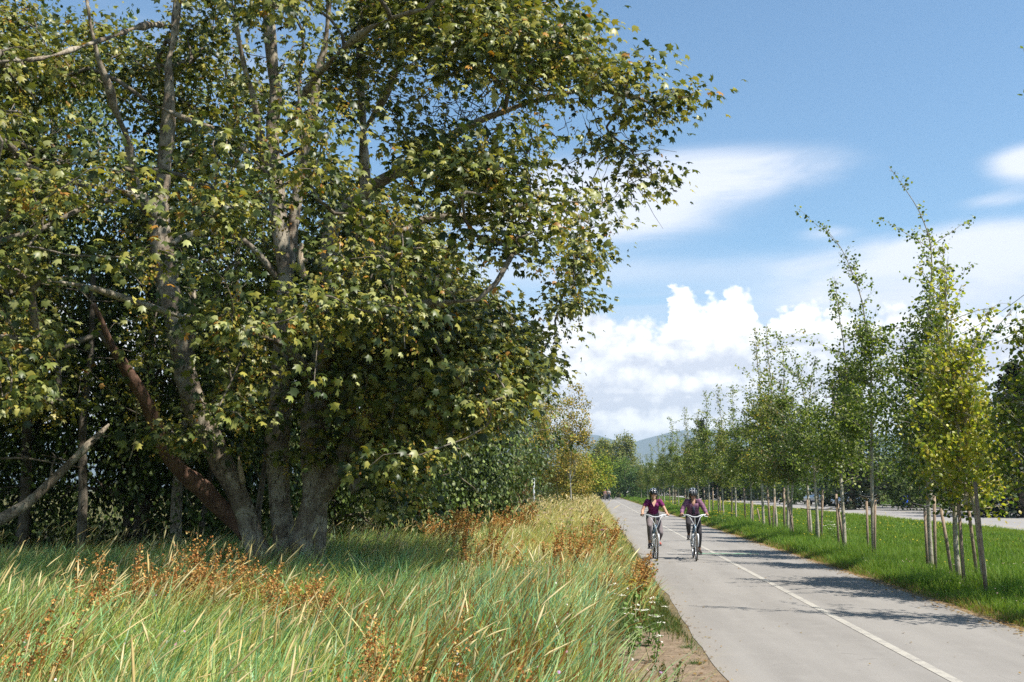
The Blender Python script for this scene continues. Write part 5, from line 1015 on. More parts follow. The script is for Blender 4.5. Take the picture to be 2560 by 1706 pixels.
# ------------------------------------------------------------------ people and bicycles
M_SKIN = plain('fair skin', (.52, .31, .21), .5, .35); M_SKIN2 = plain('tanned skin', (.40, .23, .15), .5, .35)  # each skin is one even base colour
M_RUBBER = plain('black tyre rubber', (.025, .025, .027), .7); M_GUM = plain('worn tan tyre tread', (.16, .135, .10), .8)
M_ALU = plain('brushed aluminium', (.62, .63, .65), .32, .5, .85); M_WHITE = plain('white painted tube', (.72, .74, .77), .3, .5, 0, coat=.5)
M_BLUE = plain('pale steel-blue frame paint', (.16, .27, .38), .3, .5, .2, coat=.6); M_BLACK = plain('black plastic', (.018, .018, .02), .4)
M_HELM = plain('glossy black helmet shell', (.018, .02, .026), .18, .6, 0, coat=.8); M_STRIPE = plain('silver helmet stripe', (.55, .57, .6), .3)
M_HAIR = plain('dark brown hair', (.035, .02, .012), .6, noise=30); M_GLASS = plain('dark sunglass lens', (.01, .01, .012), .08, .8)
def remeshed(mb, name, voxel, smooth=3, mat=None, parent=None, **pr):
    me = mb.mesh(name + '_src'); o = bpy.data.objects.new(name + '_tmp', me); COL.objects.link(o)
    r = o.modifiers.new('r', 'REMESH'); r.mode = 'VOXEL'; r.voxel_size = voxel; r.use_smooth_shade = True
    s = o.modifiers.new('s', 'SMOOTH'); s.iterations = smooth; s.factor = .5
    dg = bpy.context.evaluated_depsgraph_get(); dg.update(); m2 = bpy.data.meshes.new_from_object(o.evaluated_get(dg)); m2.name = name
    bpy.data.objects.remove(o); bpy.data.meshes.remove(me)
    return link(name, m2, mat, parent, **pr)
def limb(mb, P, R, n=12, sq=None):
    P = np.array(P, float); t = np.linspace(0, 1, len(P)); u = np.linspace(0, 1, max(6, len(P) * 4))
    Q = np.stack([np.interp(u, t, P[:, i]) for i in range(3)], 1); r = np.interp(u, t, R)
    mb.tube(Q, r, n, sq=sq)
    for p, rr in zip(P, R): mb.ell(p, (rr * .995,) * 3, 12, 8)
def ik(a, b, l1, l2, pole):
    a, b, pole = np.array(a, float), np.array(b, float), np.array(pole, float); d = b - a; L = min(np.linalg.norm(d), (l1 + l2) * .999); u = d / np.linalg.norm(d)
    x = (l1 * l1 - l2 * l2 + L * L) / (2 * L); h = math.sqrt(max(l1 * l1 - x * x, 0)); w = pole - u * np.dot(pole, u); w /= np.linalg.norm(w); return a + u * x + w * h
def RY(a): c, s = math.cos(a), math.sin(a); return np.array([[c, 0, s], [0, 1, 0], [-s, 0, c]])
def bicycle(label, loc, rz, crank, frame_mat):
    t = thing('bicycle', label, 'bicycle', loc, rz, 'upright bicycles ridden side by side')
    Rw, xr, xf = .335, -.50, .56; BB = np.array([-.06, 0, .29])
    for x in (xf, xr):
        w = link('wheel', MB().tube([(x, -.05, Rw), (x, .05, Rw)], .022, 10).mesh('wheel_hub', True), M_ALU, t)
        link('tyre', MB().torus((x, 0, Rw), Rw - .018, .019, 40, 8).mesh('tyre', True), M_RUBBER, w)
        link('tread', MB().torus((x, 0, Rw), Rw - .0125, .0145, 40, 6).mesh('tread', True), M_GUM, w)
        link('rim', MB().torus((x, 0, Rw), Rw - .045, .011, 40, 6).mesh('rim', True), M_ALU, w)
        mb = MB()
        for k in range(24):
            a = k * 2 * PI / 24; mb.tube([(x + .018 * math.cos(a + .4), (-1) ** k * .028, Rw + .018 * math.sin(a + .4)), (x + (Rw - .05) * math.cos(a), 0, Rw + (Rw - .05) * math.sin(a))], .0016, 3, cap=False)
        link('spokes', mb.mesh('spokes'), M_ALU, w)
    H0, H1 = np.array([.40, 0, .80]), np.array([.445, 0, .66]); ST_ = np.array([-.20, 0, .80])
    mb = MB(); mb.tube([H0 + [-.006, 0, .02], H1], .022, 12)
    mb.tube([BB, (BB + H1) / 2 + [0, 0, -.03], H1], .021, 10); mb.tube([BB + [-.03, 0, .16], (BB + H1) / 2 + [-.02, 0, .08], H1 + [-.02, 0, .05]], .017, 10); mb.tube([BB, ST_], .017, 10)
    for s in (-1, 1): mb.tube([BB + [0, s * .03, 0], (xr, s * .06, Rw)], .009, 8); mb.tube([ST_ + [0, s * .015, -.06], (xr, s * .06, Rw)], .008, 8)
    link('frame', mb.mesh('frame', True), frame_mat, t)
    mb = MB(); mb.tube([H1 + [.005, 0, .0], H1 + [.02, 0, -.05]], .024, 10); mb.tube([H1 + [.02, -.058, -.055], H1 + [.02, .058, -.055]], .018, 8)
    for s in (-1, 1): mb.tube([H1 + [.02, s * .058, -.05], (.505, s * .06, .52), (xf - .01, s * .055, Rw)], [.019, .016, .011], 10)
    link('fork', mb.mesh('fork', True), M_WHITE, t)
    mb = MB(); mb.tube([H0 + [-.006, 0, 0], H0 + [-.02, 0, .12], H0 + [-.005, 0, .19], H0 + [.02, 0, .21]], [.018, .017, .016, .018], 10); link('stem', mb.mesh('stem', True), M_ALU, t)
    hb = [(.42, 0, 1.005), (.425, .07, 1.015), (.405, .14, 1.045), (.36, .20, 1.058), (.29, .26, 1.055), (.20, .325, 1.045)]
    P = np.array([(x, -y, z) for x, y, z in hb[::-1]] + hb[1:]); h = link('handlebar', MB().tube(P, .0125, 8).mesh('handlebar', True), M_WHITE, t)
    for s in (-1, 1):
        link('grip', MB().tube([(.29, s * .26, 1.055), (.195, s * .329, 1.045)], .018, 8).mesh('grip', True), M_BLACK, h)
        link('brake_lever', MB().tube([(.34, s * .21, 1.045), (.36, s * .24, 1.02), (.30, s * .31, 1.01)], [.012, .009, .007], 6).mesh('brake_lever', True), M_WHITE, h)
    for s, k in ((-1, .05), (1, -.03)):
        link('brake_cable', MB().tube([(.37, s * .19, 1.04), (.47, s * .12, 1.0), (.50, s * .10 + k, .88), (.48, s * .04 + k, .74), (.47, s * .02, .63)], .006, 6).mesh('brake_cable', True), M_WHITE, t)
    link('seat_post', MB().tube([ST_, ST_ + [-.035, 0, .12]], .013, 8).mesh('seat_post', True), M_ALU, t)
    mb = MB(); mb.ell((-.27, 0, .935), (.13, .085, .032), 14, 8); mb.ell((-.13, 0, .935), (.12, .03, .022), 12, 6); remeshed(mb, 'saddle', .012, 3, M_BLACK, t)
    cr = link('crankset', MB().torus(BB + [0, -.055, 0], .085, .006, 24, 5).tube([BB + [0, -.07, 0], BB + [0, .07, 0]], .02, 10).mesh('crankset', True), M_ALU, t)
    for s, a in ((-1, crank), (1, crank + PI)):
        e = BB + np.array([.17 * math.cos(a), s * .085, .17 * math.sin(a)]); link('crank_arm', MB().tube([BB + [0, s * .075, 0], e], .010, 6).mesh('crank_arm', True), M_ALU, cr)
        link('pedal', MB().box(e + [0, s * .05, 0], (.09, .085, .02)).mesh('pedal'), M_BLACK, cr)
    for s in (-1, 1): link('reflector', MB().box((xf - .0, s * .018, Rw + .18), (.03, .006, .02)).mesh('reflector'), M_ALU, t)
    link('chain_guard', MB().torus((-.26, -.06, .31), .03, .01, 10, 4).box((-.25, -.06, .345), (.42, .012, .03)).mesh('chain_guard'), M_BLACK, t)
    return t
def rider(label, loc, rz, crank, shirt_mat, leg_mat, skin, shoe_mats, sleeves, headpitch, shirt_long, collar, seed, heelup=(0, 0)):
    t = thing('person', label, 'person', loc, rz)
    BB = np.array([-.06, 0, .29]); hipc = np.array([-.24, 0, 1.0]); chest = np.array([-.12, 0, 1.27]); neck = np.array([-.075, 0, 1.40]); head = np.array([-.035, 0, 1.525])
    hp = math.radians(headpitch); RH = RY(hp)
    body = MB(); shirt = MB(); legs = MB()
    # torso (skin, under the clothes) with shoulders and neck
    limb(body, [hipc, chest, neck - [0, 0, .04]], [.075, .08, .065], 14); limb(body, [neck - [0, 0, .05], neck + [.01, 0, .05], head - [0, 0, .04]], [.052, .048, .05])
    # head: skull, jaw, nose, ears, lips
    hd = lambda v: head + RH @ np.array(v, float)
    body.ell(hd((0, 0, .02)), (.095, .075, .10), 18, 12, R=RH); body.ell(hd((.025, 0, -.055)), (.062, .052, .06), 14, 10, R=RH); body.ell(hd((.075, 0, -.085)), (.022, .022, .02), 10, 8)
    body.tube([hd((.088, 0, .03)), hd((.108, 0, -.012)), hd((.092, 0, -.022))], [.009, .014, .010], 8)
    for s in (-1, 1): body.ell(hd((-.005, s * .076, -.005)), (.018, .010, .028), 8, 8, R=RH); body.ell(hd((.07, s * .035, -.02)), (.02, .022, .02), 8, 8)
    body.ell(hd((.083, 0, -.05)), (.012, .024, .006), 8, 6)
    # chest skin showing at the open neckline
    body.tube([neck + [.03, 0, .0], chest + [.118, 0, .035], chest + [.125, 0, -.03]], [.055, .045, .012], 10, sq=(1, .55))
    shoes = []
    for k, s in enumerate((-1, 1)):
        sh = neck + np.array([-.01, s * .165, -.035]); hand = np.array([.245, s * .295, 1.065]); pole = np.array([-.5, s * .45, -.75]); el = ik(sh, hand - [.03, 0, 0], .262, .235, pole)
        limb(body, [sh, (sh + el) / 2, el, (el * .55 + hand * .45), hand - [.045, -s * .0, -.012]], [.05, .043, .035, .034, .024], 12)
        # palm and five fingers closed round the grip
        g0 = np.array([.285, s * .263, 1.055]); g1 = np.array([.195, s * .329, 1.045]); ax = (g1 - g0) / np.linalg.norm(g1 - g0); palm = (g0 + g1) / 2
        fw = np.cross(ax, [0, 0, 1]) * s; fw = fw / np.linalg.norm(fw)
        if fw[0] < 0: fw = -fw
        body.ell(palm - fw * .022 + [0, 0, .020], (.036, .040, .017), 12, 8)
        limb(body, [hand - [.045, 0, -.012], palm - fw * .03 + [0, 0, .022]], [.024, .022], 10)
        for f, (o, ln) in enumerate(((-.034, .9), (-.011, 1.0), (.012, .96), (.034, .8))):
            c = palm + ax * o; q = [c + fw * .002 + [0, 0, .028], c + fw * .026 + [0, 0, .020], c + fw * .031 + [0, 0, -.006 * ln], c + fw * .012 + [0, 0, -.024 * ln]]; body.tube(q, [.0095, .009, .0085, .007], 8)
            for z in q[1:3]: body.ell(z, (.009,) * 3, 8, 6)
        th = palm - ax * .042; body.tube([th - fw * .03 + [0, 0, .012], th - fw * .012 - ax * .012 + [0, 0, -.008], th + fw * .008 - ax * .004 + [0, 0, -.024]], [.012, .010, .008], 8)
        # sleeves
        e = sh + (el - sh) * (.42 if sleeves == 'short' else 1.0)
        if sleeves == 'short': limb(shirt, [sh + [0, -s * .02, .0], e], [.064, .056], 12)
        else: limb(shirt, [sh + [0, -s * .02, .0], (sh + el) / 2, el, el + (hand - el) * .62], [.066, .06, .052, .046], 12)
        # legs
        a = crank + (0 if s < 0 else PI); ped = BB + np.array([.17 * math.cos(a), s * .125, .17 * math.sin(a)]); up = heelup[k]
        ank = ped + np.array([-.075, -s * .005, .10 + up]); hp_ = hipc + np.array([.02, s * .085, -.04]); kn = ik(hp_, ank, .435, .415, np.array([1, s * .10, .35]))
        limb(body, [kn + (ank - kn) * .8, ank, ank - [0, 0, .03]], [.04, .036, .036], 12)
        limb(legs, [hp_, hp_ + (kn - hp_) * .5, kn, kn + (ank - kn) * .32, kn + (ank - kn) * .82], [.098, .082, .060, .058, .041], 14)
        sm_ = MB(); dirx = unit(np.array([1, s * .12, -up * 4.5])); heel = ank + [-.035, 0, -.055 - up * .1]; toe = heel + dirx * .245
        limb(sm_, [heel + [0, 0, .018], (heel + toe) / 2 + [0, 0, .012], toe], [.036, .038, .028], 12); sm_.ell(ank - [0, 0, .02], (.042, .036, .035), 12, 8)
        shoes.append((sm_, shoe_mats[k]))
    limb(legs, [hipc + [0, .06, .05], hipc + [0, -.06, .05]], [.115, .115], 14); limb(legs, [hipc + [.02, .07, -.01], hipc + [.02, -.07, -.01]], [.112, .112], 14)
    # shirt: hips, waist, ribcage, shoulders as squashed rings
    lo = hipc + [.0, 0, -.07 if not shirt_long else -.13]
    P = np.array([lo, hipc + [.01, 0, .08], (hipc + chest) / 2 + [.02, 0, .02], chest + [.012, 0, -.01], chest + [.005, 0, .07], neck + [-.01, 0, -.04]]); w = 1.12 if shirt_long else 1.0
    Rr = np.array([.155, .135, .122, .145, .155, .09]) * w; u = np.linspace(0, 1, 24); t0 = np.linspace(0, 1, 6)
    shirt.tube(np.stack([np.interp(u, t0, P[:, i]) for i in range(3)], 1), np.interp(u, t0, Rr), 22, sq=(1.0, .76) )
    for s in (-1, 1): shirt.ell(neck + [-.01, s * .13, -.05], (.062, .075, .05), 14, 8); shirt.ell(chest + [.075, s * .06, .0], (.055, .062, .06), 12, 8)
    remeshed(body, 'body', .0075, 2, skin, t)
    remeshed(shirt, 'shirt', .010, 4, shirt_mat, t); remeshed(legs, 'leggings', .010, 4, leg_mat, t)
    for sm_, m in shoes: remeshed(sm_, 'shoe', .008, 3, m, t)
    if collar:
        for s in (-1, 1):
            link('collar', MB().add(np.array([neck + [-.05, s * .07, .03], neck + [.03, s * .06, .012], neck + [.085, s * .045, -.06], neck + [.05, s * .10, -.055], neck + [-.01, s * .10, -.01]]), [[0, 1, 2, 3, 4], [4, 3, 2, 1, 0]]).mesh('collar'), shirt_mat, t)
        link('undershirt', MB().tube([chest + [.112, 0, .0], chest + [.128, 0, -.06], chest + [.12, 0, -.15], hipc + [.155, 0, .06]], [.02, .034, .036, .03], 12, sq=(1, .5)).mesh('undershirt', True), plain('dark blue top', (.03, .035, .06), .8), t)
    else:                                        # V neckline: skin triangle trimmed by a darker hem
        V = np.array([chest + [.128, -.062, .085], chest + [.128, .062, .085], chest + [.150, 0, -.045]]) 
        link('neckline', MB().tube([V[0], V[2]], .007, 6).tube([V[2], V[1]], .007, 6).mesh('neckline', True), shirt_mat, t)
        mb = MB().add(np.array([neck + [.045, -.055, -.01], neck + [.045, .055, -.01], V[1] + [.004, 0, 0], V[2] + [.002, 0, 0], V[0] + [.004, 0, 0]]), [[0, 4, 3, 2, 1]]); link('bare_chest', mb.mesh('bare_chest'), skin, t)
    hair = MB(); hair.ell(hd((-.02, 0, .03)), (.095, .083, .10), 16, 10, R=RH); 
    for s in (-1, 1): hair.tube([hd((.0, s * .07, .03)), hd((-.01, s * .083, -.05)), hd((-.03, s * .07, -.12))], [.02, .022, .012], 8)
    hair.tube([hd((-.08, 0, 0)), hd((-.10, 0, -.10)), hd((-.11, 0, -.17))], [.05, .045, .02], 10); remeshed(hair, 'hair', .009, 2, M_HAIR, t)
    hb = MB(); hb.ell(hd((-.01, 0, .055)), (.135, .105, .098), 26, 12, R=RH, th1=PI * .56)
    hb.ell(hd((.0, 0, .045)), (.138, .108, .03), 26, 6, R=RH)
    helm = remeshed(hb, 'helmet', .009, 2, M_HELM, t)
    for y in (-.062, -.032, 0, .032, .062):
        k = math.sqrt(max(0, 1 - (y / .105) ** 2)); P = [hd((-.01 + .14 * k * math.cos(a), y, .055 + .104 * k * math.sin(a))) for a in np.linspace(.12, 2.7, 10)]
        link('helmet_rib', MB().tube(P, [.006] + [.011 if abs(y) != .032 else .006] * 8 + [.006], 6).mesh('helmet_rib', True), M_STRIPE if abs(y) in (.032,) else M_HELM, helm)
    link('chin_strap', MB().tube([hd((.01, -.082, .03)), hd((.02, -.066, -.06)), hd((.035, 0, -.118)), hd((.02, .066, -.06)), hd((.01, .082, .03))], .005, 5).mesh('chin_strap', True), M_BLACK, helm)
    gl = MB()
    for s in (-1, 1): gl.ell(hd((.088, s * .034, .018)), (.010, .030, .021), 14, 8, R=RH); gl.tube([hd((.085, s * .06, .025)), hd((.0, s * .08, .02))], .004, 5)
    gl.tube([hd((.097, -.01, .022)), hd((.097, .01, .022))], .004, 5); link('sunglasses', gl.mesh('sunglasses', True), M_GLASS, t)
    link('mouth', MB().ell(hd((.092, 0, -.050)), (.006, .024, .006), 10, 6, R=RH).mesh('mouth', True), plain('smiling lips', (.55, .33, .30), .5), t)
    return t
def plaid():
    m, nt, out = newmat('purple plaid flannel'); N = NT(nt); tc = N.n('ShaderNodeTexCoord').outputs['Object']; sx = N.n('ShaderNodeSeparateXYZ', {0: tc})
    f = lambda o, s, w: N.m('LESS_THAN', N.m('FRACT', N.m('MULTIPLY', o, s)), w)
    c = N.mix(N.m('MULTIPLY', f(sx.outputs[1], 16, .28), .6), (.24, .11, .18, 1), (.10, .045, .10, 1)); c = N.mix(N.m('MULTIPLY', f(sx.outputs[2], 16, .28), .5), c, (.06, .025, .07, 1)); c = N.mix(N.m('MULTIPLY', f(sx.outputs[1], 16, .06), .5), c, (.34, .2, .27, 1))
    p = N.n('ShaderNodeBsdfPrincipled', {'Base Color': c, 'Roughness': .85}); nt.links.new(p.outputs[0], out.inputs[0]); return m
P1 = so(24.45, 1.43); P2 = so(24.55, 2.38)
ANG = math.atan2(-DY, -DX)                       # facing back along the path, towards the camera
c1, c2 = math.radians(-8), math.radians(88)
bicycle('silver and pale blue bicycle ridden by the woman in the plum T-shirt', P1, ANG + .02, c1, M_BLUE); bicycle('silver and pale blue bicycle ridden by the woman in the plaid shirt', P2, ANG - .03, c2, M_BLUE)
rider('cyclist in plum V-neck T-shirt, grey leggings and black helmet, the left one of two', P1, ANG + .02, c1, plain('plum cotton', (.19, .025, .12), .85, .2, noise=14, col2=(.13, .018, .08)), plain('grey leggings', (.20, .17, .175), .8, .2, noise=9, col2=(.15, .13, .135)), M_SKIN,
      [plain('dark shoe', (.03, .02, .025), .6), plain('coral shoe', (.45, .13, .10), .6)][::1], 'short', 2, False, False, 1, (.035, .0))
rider('cyclist in open purple plaid shirt and charcoal leggings, head lowered, the right one of two', P2, ANG - .03, c2, plaid(), plain('charcoal leggings', (.05, .045, .05), .75, .2, noise=9, col2=(.035, .033, .036)), M_SKIN2,
      [plain('black slip-on shoe', (.02, .018, .02), .6), plain('dark brown flat shoe', (.05, .03, .028), .55)], 'long', 24, True, True, 2, (.02, .0))
# distant walkers
def walker(lb, loc, rz, top, bottom, step, arm):
    t = thing('person', lb, 'person', loc, rz, 'people walking far down the path'); b = MB(); sh = MB(); lg = MB()
    limb(b, [(0, 0, 1.0), (.01, 0, 1.25), (0, 0, 1.42), (.01, 0, 1.52)], [.1, .12, .06, .05]); b.ell((.015, 0, 1.60), (.09, .075, .115), 14, 10); b.ell((.10, 0, 1.59), (.015, .01, .015), 6, 6)
    for s in (-1, 1):
        S = np.array([0, s * .18, 1.38]); Hh = np.array([arm * s * .2 + .08, s * .24, .86]); E = ik(S, Hh, .28, .27, (-1, s * .3, 0)); limb(b, [S, E, Hh], [.048, .038, .026]); b.ell(Hh + [.02, 0, -.04], (.028, .018, .045), 8, 8)
        for f in range(4): b.tube([Hh + [.035 - f * .017, 0, -.07], Hh + [.04 - f * .015, -s * .01, -.11 + .004 * f]], [.008, .006], 5)
        b.tube([Hh + [.03, -s * .01, -.03], Hh + [.05, -s * .015, -.065]], [.009, .007], 5)
        limb(sh, [S, E], [.058, .05]); A = np.array([s * step, s * .09, .08]); Hp = np.array([0, s * .09, .92]); K = ik(Hp, A, .43, .43, (1, 0, 0)); limb(lg, [Hp, K, A + [0, 0, .02]], [.09, .062, .045]); limb(b, [A, A + [.0, 0, -.02]], [.035, .035])
        q = MB(); limb(q, [A + [-.03, 0, -.045], A + [.17, s * .02, -.05]], [.035, .03]); remeshed(q, 'shoe', .012, 2, M_BLACK, t)
    u = np.linspace(0, 1, 10)[:, None]; sh.tube(np.array([0, 0, .88]) + u * np.array([0, 0, .54]), [.15, .15, .14, .135, .14, .15, .16, .17, .15, .08], 16, sq=(1, .72)); limb(lg, [(0, .06, .94), (0, -.06, .94)], [.12, .12])
    remeshed(b, 'body', .012, 2, M_SKIN2, t); remeshed(sh, 'shirt', .014, 3, top, t); remeshed(lg, 'trousers', .014, 3, bottom, t)
    h = MB(); h.ell((-.01, 0, 1.635), (.095, .083, .10), 12, 8); remeshed(h, 'hair', .014, 2, M_HAIR, t); return t
wp = lambda x, s: so(s, ((x * 1.088 - 1485) / FPX) * s * 1.0 + .0)
def w_at(x, Y): p = dp(x, 1125, Y); return (p.x, p.y, 0)
walker('far walker in a pale vest and dark jeans, the nearest of the distant group', w_at(1398.5, 146), ANG, plain('pale grey top', (.42, .38, .34), .8), plain('dark jeans', (.03, .04, .07), .8), .2, 1)
walker('far walker in a rose-brown top at the left side of the distant group', w_at(1390.5, 152), ANG + .2, plain('rose-brown top', (.26, .13, .11), .8), plain('grey trousers', (.14, .12, .12), .8), -.18, -1)
# ------------------------------------------------------------------ cars, poles, lamps, bin beyond the trees
M_CGLASS = plain('tinted car glass', (.02, .025, .03), .06, .8); M_TL = plain('red tail light', (.45, .02, .015), .25); M_HL = plain('clear head lamp', (.6, .62, .62), .15, .7)
M_POLE = bark_mat('weathered utility pole', (.16, .12, .09), (.24, .19, .15), (.08, .06, .05), 3.0, .1, .3); M_GALV = plain('galvanised steel', (.42, .44, .46), .45, .5, .6)
def car(lb, cat, loc, rz, kind, paint_c, name=None, group='cars on the road beyond the young trees'):
    t = thing(name or {'suv': 'parked_car', 'hatch': 'parked_car', 'pickup': 'pickup_truck'}[kind], lb, cat, loc, rz, group); pm = plain(lb.split()[0] + ' car paint', paint_c, .25, .5, .3, coat=1.0)
    if kind == 'pickup':
        L, Wd = 5.4, 1.9; out = [(-2.7, .45), (-2.7, 1.12), (-.75, 1.14), (-.72, 1.2), (.95, 1.2), (1.15, 1.12), (2.35, 1.02), (2.68, .85), (2.7, .45)]; cab = [(-.70, 1.14), (-.55, 1.78), (.35, 1.80), (1.15, 1.12)]; wx = (-1.75, 1.75); wr = .38
    elif kind == 'suv':
        L, Wd = 4.6, 1.85; out = [(-2.3, .42), (-2.32, .95), (-2.2, 1.12), (1.0, 1.10), (2.0, .98), (2.28, .8), (2.3, .42)]; cab = [(-2.15, 1.10), (-1.95, 1.64), (-1.4, 1.72), (.25, 1.70), (1.05, 1.08)]; wx = (-1.4, 1.4); wr = .36
    else:
        L, Wd = 4.4, 1.8; out = [(-2.2, .35), (-2.22, .85), (-2.05, .98), (.9, .95), (2.0, .82), (2.2, .65), (2.22, .35)]; cab = [(-1.75, .96), (-1.2, 1.40), (.05, 1.43), (.95, .94)]; wx = (-1.35, 1.38); wr = .32
    def hull(P, w0, w1, z0, z1):
        n = len(P); f = lambda z: w0 + (w1 - w0) * min(1, max(0, (z - z0) / (z1 - z0))); mb = MB(); V = []
        for k, s in enumerate((-1, -.93, .93, 1)):
            for x, z in P:
                ins = .94 if abs(s) == 1 else 1.0; cx = 0; V.append((x * ins if abs(s) == 1 else x, s * f(z) / 2, (z - .6) * (.97 if abs(s) == 1 else 1) + .6))
        F = [list(range(n))[::1], [3 * n + i for i in range(n)][::-1]]
        for k in range(3):
            for i in range(n): F.append([k * n + i, k * n + (i + 1) % n, (k + 1) * n + (i + 1) % n, (k + 1) * n + i][::-1])
        return mb.add(V, F)
    link('body', hull(out, Wd, Wd * .95, .4, 1.2).mesh('car_body'), pm, t)
    link('windows', hull(cab, Wd * .92, Wd * .74, 1.0, 1.75).mesh('car_windows'), M_CGLASS, t)
    zt = max(z for x, z in cab); xs = [x for x, z in cab if z > zt - .1]
    rf = MB().box(((min(xs) + max(xs)) / 2, 0, zt + .012), (max(xs) - min(xs) + .12, Wd * .74, .045))
    for s in (-1, 1):
        for (xa, za), (xb, zb) in ((cab[0], cab[1]), (cab[-1], cab[-2])): rf.tube([(xa, s * Wd * .455, za), (xb, s * Wd * .372, zb)], .035, 6)
        xm = (cab[1][0] + cab[-1][0]) / 2; rf.tube([(xm, s * Wd * .46, cab[0][1]), (xm, s * Wd * .372, zt)], .03, 6)
    link('roof', rf.mesh('car_roof'), pm, t)
    for x in wx:
        for s in (-1, 1):
            y = s * (Wd / 2 - .1); w = link('wheel', MB().tube([(x, y - .1, wr), (x, y + .1, wr)], wr, 20).mesh('car_wheel', False), M_RUBBER, t); link('rim', MB().tube([(x, y + s * .085, wr), (x, y + s * .112, wr)], wr * .6, 12).mesh('car_rim', False), M_GALV, w)
    for s in (-1, 1):
        link('tail_light', MB().box((out[1][0] - .0, s * Wd * .41, out[1][1] - .02), (.07, .2, .18)).mesh('tail_light'), M_TL, t); link('headlight', MB().box((out[-2][0] - .05, s * Wd * .38, out[-2][1] - .03), (.14, .3, .13)).mesh('headlight'), M_HL, t)
        link('mirror', MB().ell((cab[-1][0] - .1, s * Wd * .53, out[3][1] + .05), (.06, .1, .07), 10, 6).mesh('mirror', True), pm, t)
    link('number_plate', MB().box((out[0][0] - .015, 0, .72), (.02, .42, .12)).mesh('number_plate'), M_WHITE, t)
    link('bumper', MB().box((out[0][0] + .0, 0, .45), (.14, Wd * .96, .2)).box((out[-1][0] - .0, 0, .45), (.14, Wd * .96, .2)).mesh('bumper'), M_BLACK, t)
    return t
def road_at(x, Y, z=0): p = dp(x, 1125, Y); return (p.x, p.y, z)
FW = math.atan2(DY, DX)
car('dark SUV seen from behind with red tail lights, far down the road', 'car', road_at(1678, 186), FW, 'suv', (.02, .02, .03))
car('low dark blue car half hidden by foliage right of the right cyclist\'s helmet', 'car', road_at(1636, 176), FW, 'hatch', (.02, .03, .06))
car('silver pickup truck on the road behind the staked trees', 'truck', road_at(1899, 102), FW + .42, 'pickup', (.42, .43, .45))
car('light silver car just right of the silver pickup truck', 'car', road_at(1962, 92), FW + .5, 'hatch', (.62, .64, .68))
car('dark parked car beyond the road at the right edge', 'car', road_at(2246, 66), FW + .1, 'suv', (.02, .025, .022))
# blue bin
p = road_at(2077, 92); t = thing('wheeled_bin', 'bright blue wheeled bin at the far side of the road', 'bin', p, FW)
link('tub', MB().add([(sx_ * a, sy_ * a * .9, z) for z, a in ((.08, .26), (1.0, .33)) for sx_, sy_ in ((-1, -1), (1, -1), (1, 1), (-1, 1))], [[3, 2, 1, 0], [4, 5, 6, 7], [0, 1, 5, 4], [1, 2, 6, 5], [2, 3, 7, 6], [3, 0, 4, 7]]).mesh('tub'), plain('blue plastic', (.01, .07, .55), .4), t)
link('lid', MB().box((.0, 0, 1.04), (.74, .66, .07)).tube([(-.4, -.28, 1.02), (-.4, .28, 1.02)], .025, 8).mesh('lid'), plain('blue plastic lid', (.01, .06, .48), .4), t)
for s in (-1, 1): link('wheel', MB().tube([(-.28, s * .26 - .03, .1), (-.28, s * .26 + .03, .1)], .1, 14).mesh('bin_wheel'), M_BLACK, t)
# utility poles and wires
poles = []
def upole(x, Y, topv, lb, arms=((-.6, 1.3),)):
    b = dp(x, 1125, Y); H = dp(x, topv, Y).z; t = thing('utility_pole', lb, 'pole', (b.x, b.y, 0), 0, 'wooden utility poles along the road')
    link('post', MB().tube([(0, 0, -.2), (0, 0, H)], [.17, .12], 10).mesh('pole_post', True), M_POLE, t)
    for dz, w in arms:
        a = link('crossarm', MB().box((0, 0, H + dz), (w * 2, .12, .14)).mesh('crossarm'), M_POLE, t)
        for k in (-.95, -.5, .5, .95): link('insulator', MB().tube([(w * k, 0, H + dz + .07), (w * k, 0, H + dz + .28)], [.05, .035], 8).mesh('insulator', True), M_GALV, a)
    link('transformer', MB().tube([(.32, 0, H - 3.2), (.32, 0, H - 2.2)], .24, 14).mesh('transformer', True), M_GALV, t)
    poles.append(np.array([b.x, b.y, H])); return t
upole(2113, 92, 787, 'nearer wooden utility pole with a crossarm behind the tallest young tree')
upole(1924, 122, 872, 'farther wooden utility pole with two crossarms beside the brown conifer', ((-.5, 1.4), (-2.2, 1.1)))
up0 = poles[0]; nxt = up0 + (up0 - poles[1]) * 1.0; nxt[2] = up0[2]; prev = poles[1] + (poles[1] - up0) * 1.6; prev[2] = poles[1][2]
WL_ = ['upper left', 'upper right', 'lower', 'lowest']
for k, (dx, dz) in enumerate([(-1.2, -.3), (1.2, -.3), (.1, -1.6), (.1, -3.4)]):
    mb = MB()
    for a, b in ((nxt, up0), (up0, poles[1]), (poles[1], prev)):
        u = np.linspace(0, 1, 14)[:, None]; P = a + (b - a) * u + np.array([dx, 0, dz]); P[:, 2] -= 1.3 * 4 * (u * (1 - u))[:, 0]; mb.tube(P, .022, 4, cap=False)
    link('power_line', mb.mesh('power_line'), M_BLACK, None, label=f'{WL_[k]} of the four thin wires slung between the utility poles', category='wire', group='wires between the utility poles')
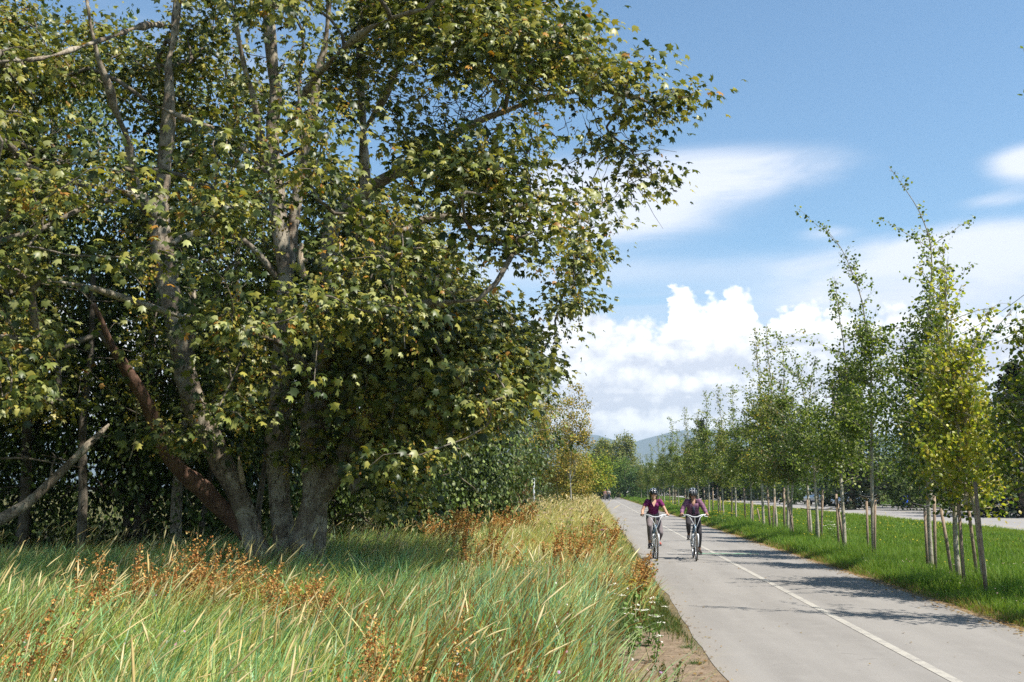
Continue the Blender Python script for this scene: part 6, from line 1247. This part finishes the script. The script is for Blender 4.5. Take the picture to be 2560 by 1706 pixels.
def lamp(x, Y, topv, lb, dirx):
    b = dp(x, 1125, Y); H = dp(x, topv, Y).z; t = thing('street_lamp', lb, 'street lamp', (b.x, b.y, 0), 0, 'street lamps along the road')
    u = np.linspace(0, 1, 10); P = np.concatenate([[(0, 0, -.1), (0, 0, H * .5), (0, 0, H * .84)], np.stack([dirx * 2.6 * u ** 1.3, u * 0, H * (.84 + .16 * np.sin(u * PI / 2))], 1)]); link('post', MB().tube(P, np.linspace(.11, .05, len(P)), 8).mesh('lamp_post', True), M_GALV, t)
    link('lamp_head', MB().ell((dirx * 2.85, 0, H - .03), (.38, .14, .09), 12, 6).mesh('lamp_head', True), M_GALV, t)
lamp(1552, 200, 998, 'curved-arm street lamp left of the pointed conifers', 1); lamp(1512, 300, 1052, 'second, smaller curved street lamp farther left', 1)
for k, (x, Y, v, lb) in enumerate([(1476, 420, 1066, 'thin far mast just right of the gap with the mountains'), (1490, 430, 1072, 'thin far mast second from the gap with the mountains'), (1504, 440, 1060, 'tall thin far mast near the lower street lamp'), (1528, 420, 1055, 'thin far mast between the two street lamps')]):
    b = dp(x, 1125, Y); H = dp(x, v, Y).z; t = thing('mast', lb, 'mast', (b.x, b.y, 0), 0, 'thin masts in the distance'); link('post', MB().tube([(0, 0, 0), (0, 0, H)], [.22, .12], 6).mesh('mast_post'), M_GALV, t)
# slim white marker post at the edge of the glossy trees
b = dp(1227, 1125, 70); t = thing('marker_post', 'slim pale post standing in the shade at the foot of the glossy trees', 'post', (b.x, b.y, 0)); link('post', MB().tube([(0, 0, -.1), (0, 0, 2.3)], .06, 8).tube([(0, 0, 2.3), (0, 0, 2.42)], .09, 8).mesh('marker_post', True), plain('whitewashed post', (.5, .52, .55), .6), t)
# low house glimpsed beyond the road
M_WALL = plain('grey-blue siding', (.16, .19, .24), .8); M_ROOF = plain('dark shingle roof', (.05, .05, .055), .9, noise=4)
for (x, Y, w, lb) in [(1730, 165, 14, 'low grey-blue house glimpsed between the staked trees and beyond the road')]:
    b = dp(x, 1125, Y); t = thing('house', lb, 'house', (b.x, b.y, 0), FW); link('wall', MB().box((0, 0, 1.4), (w, 8, 2.9)).mesh('house_wall'), M_WALL, t)
    r = link('roof', MB().prism([(-w / 2 - .5, 2.86), (w / 2 + .5, 2.86), (0, 4.8)], -4.4, 4.4).mesh('house_roof'), M_ROOF, t)
    for k in (-3, 0, 3): f = link('window', MB().box((k, 4.02, 1.6), (1.4, .12, 1.1)).mesh('window'), M_WHITE, t); link('pane', MB().box((k, 4.09, 1.6), (1.2, .04, .9)).mesh('pane'), M_CGLASS, f)
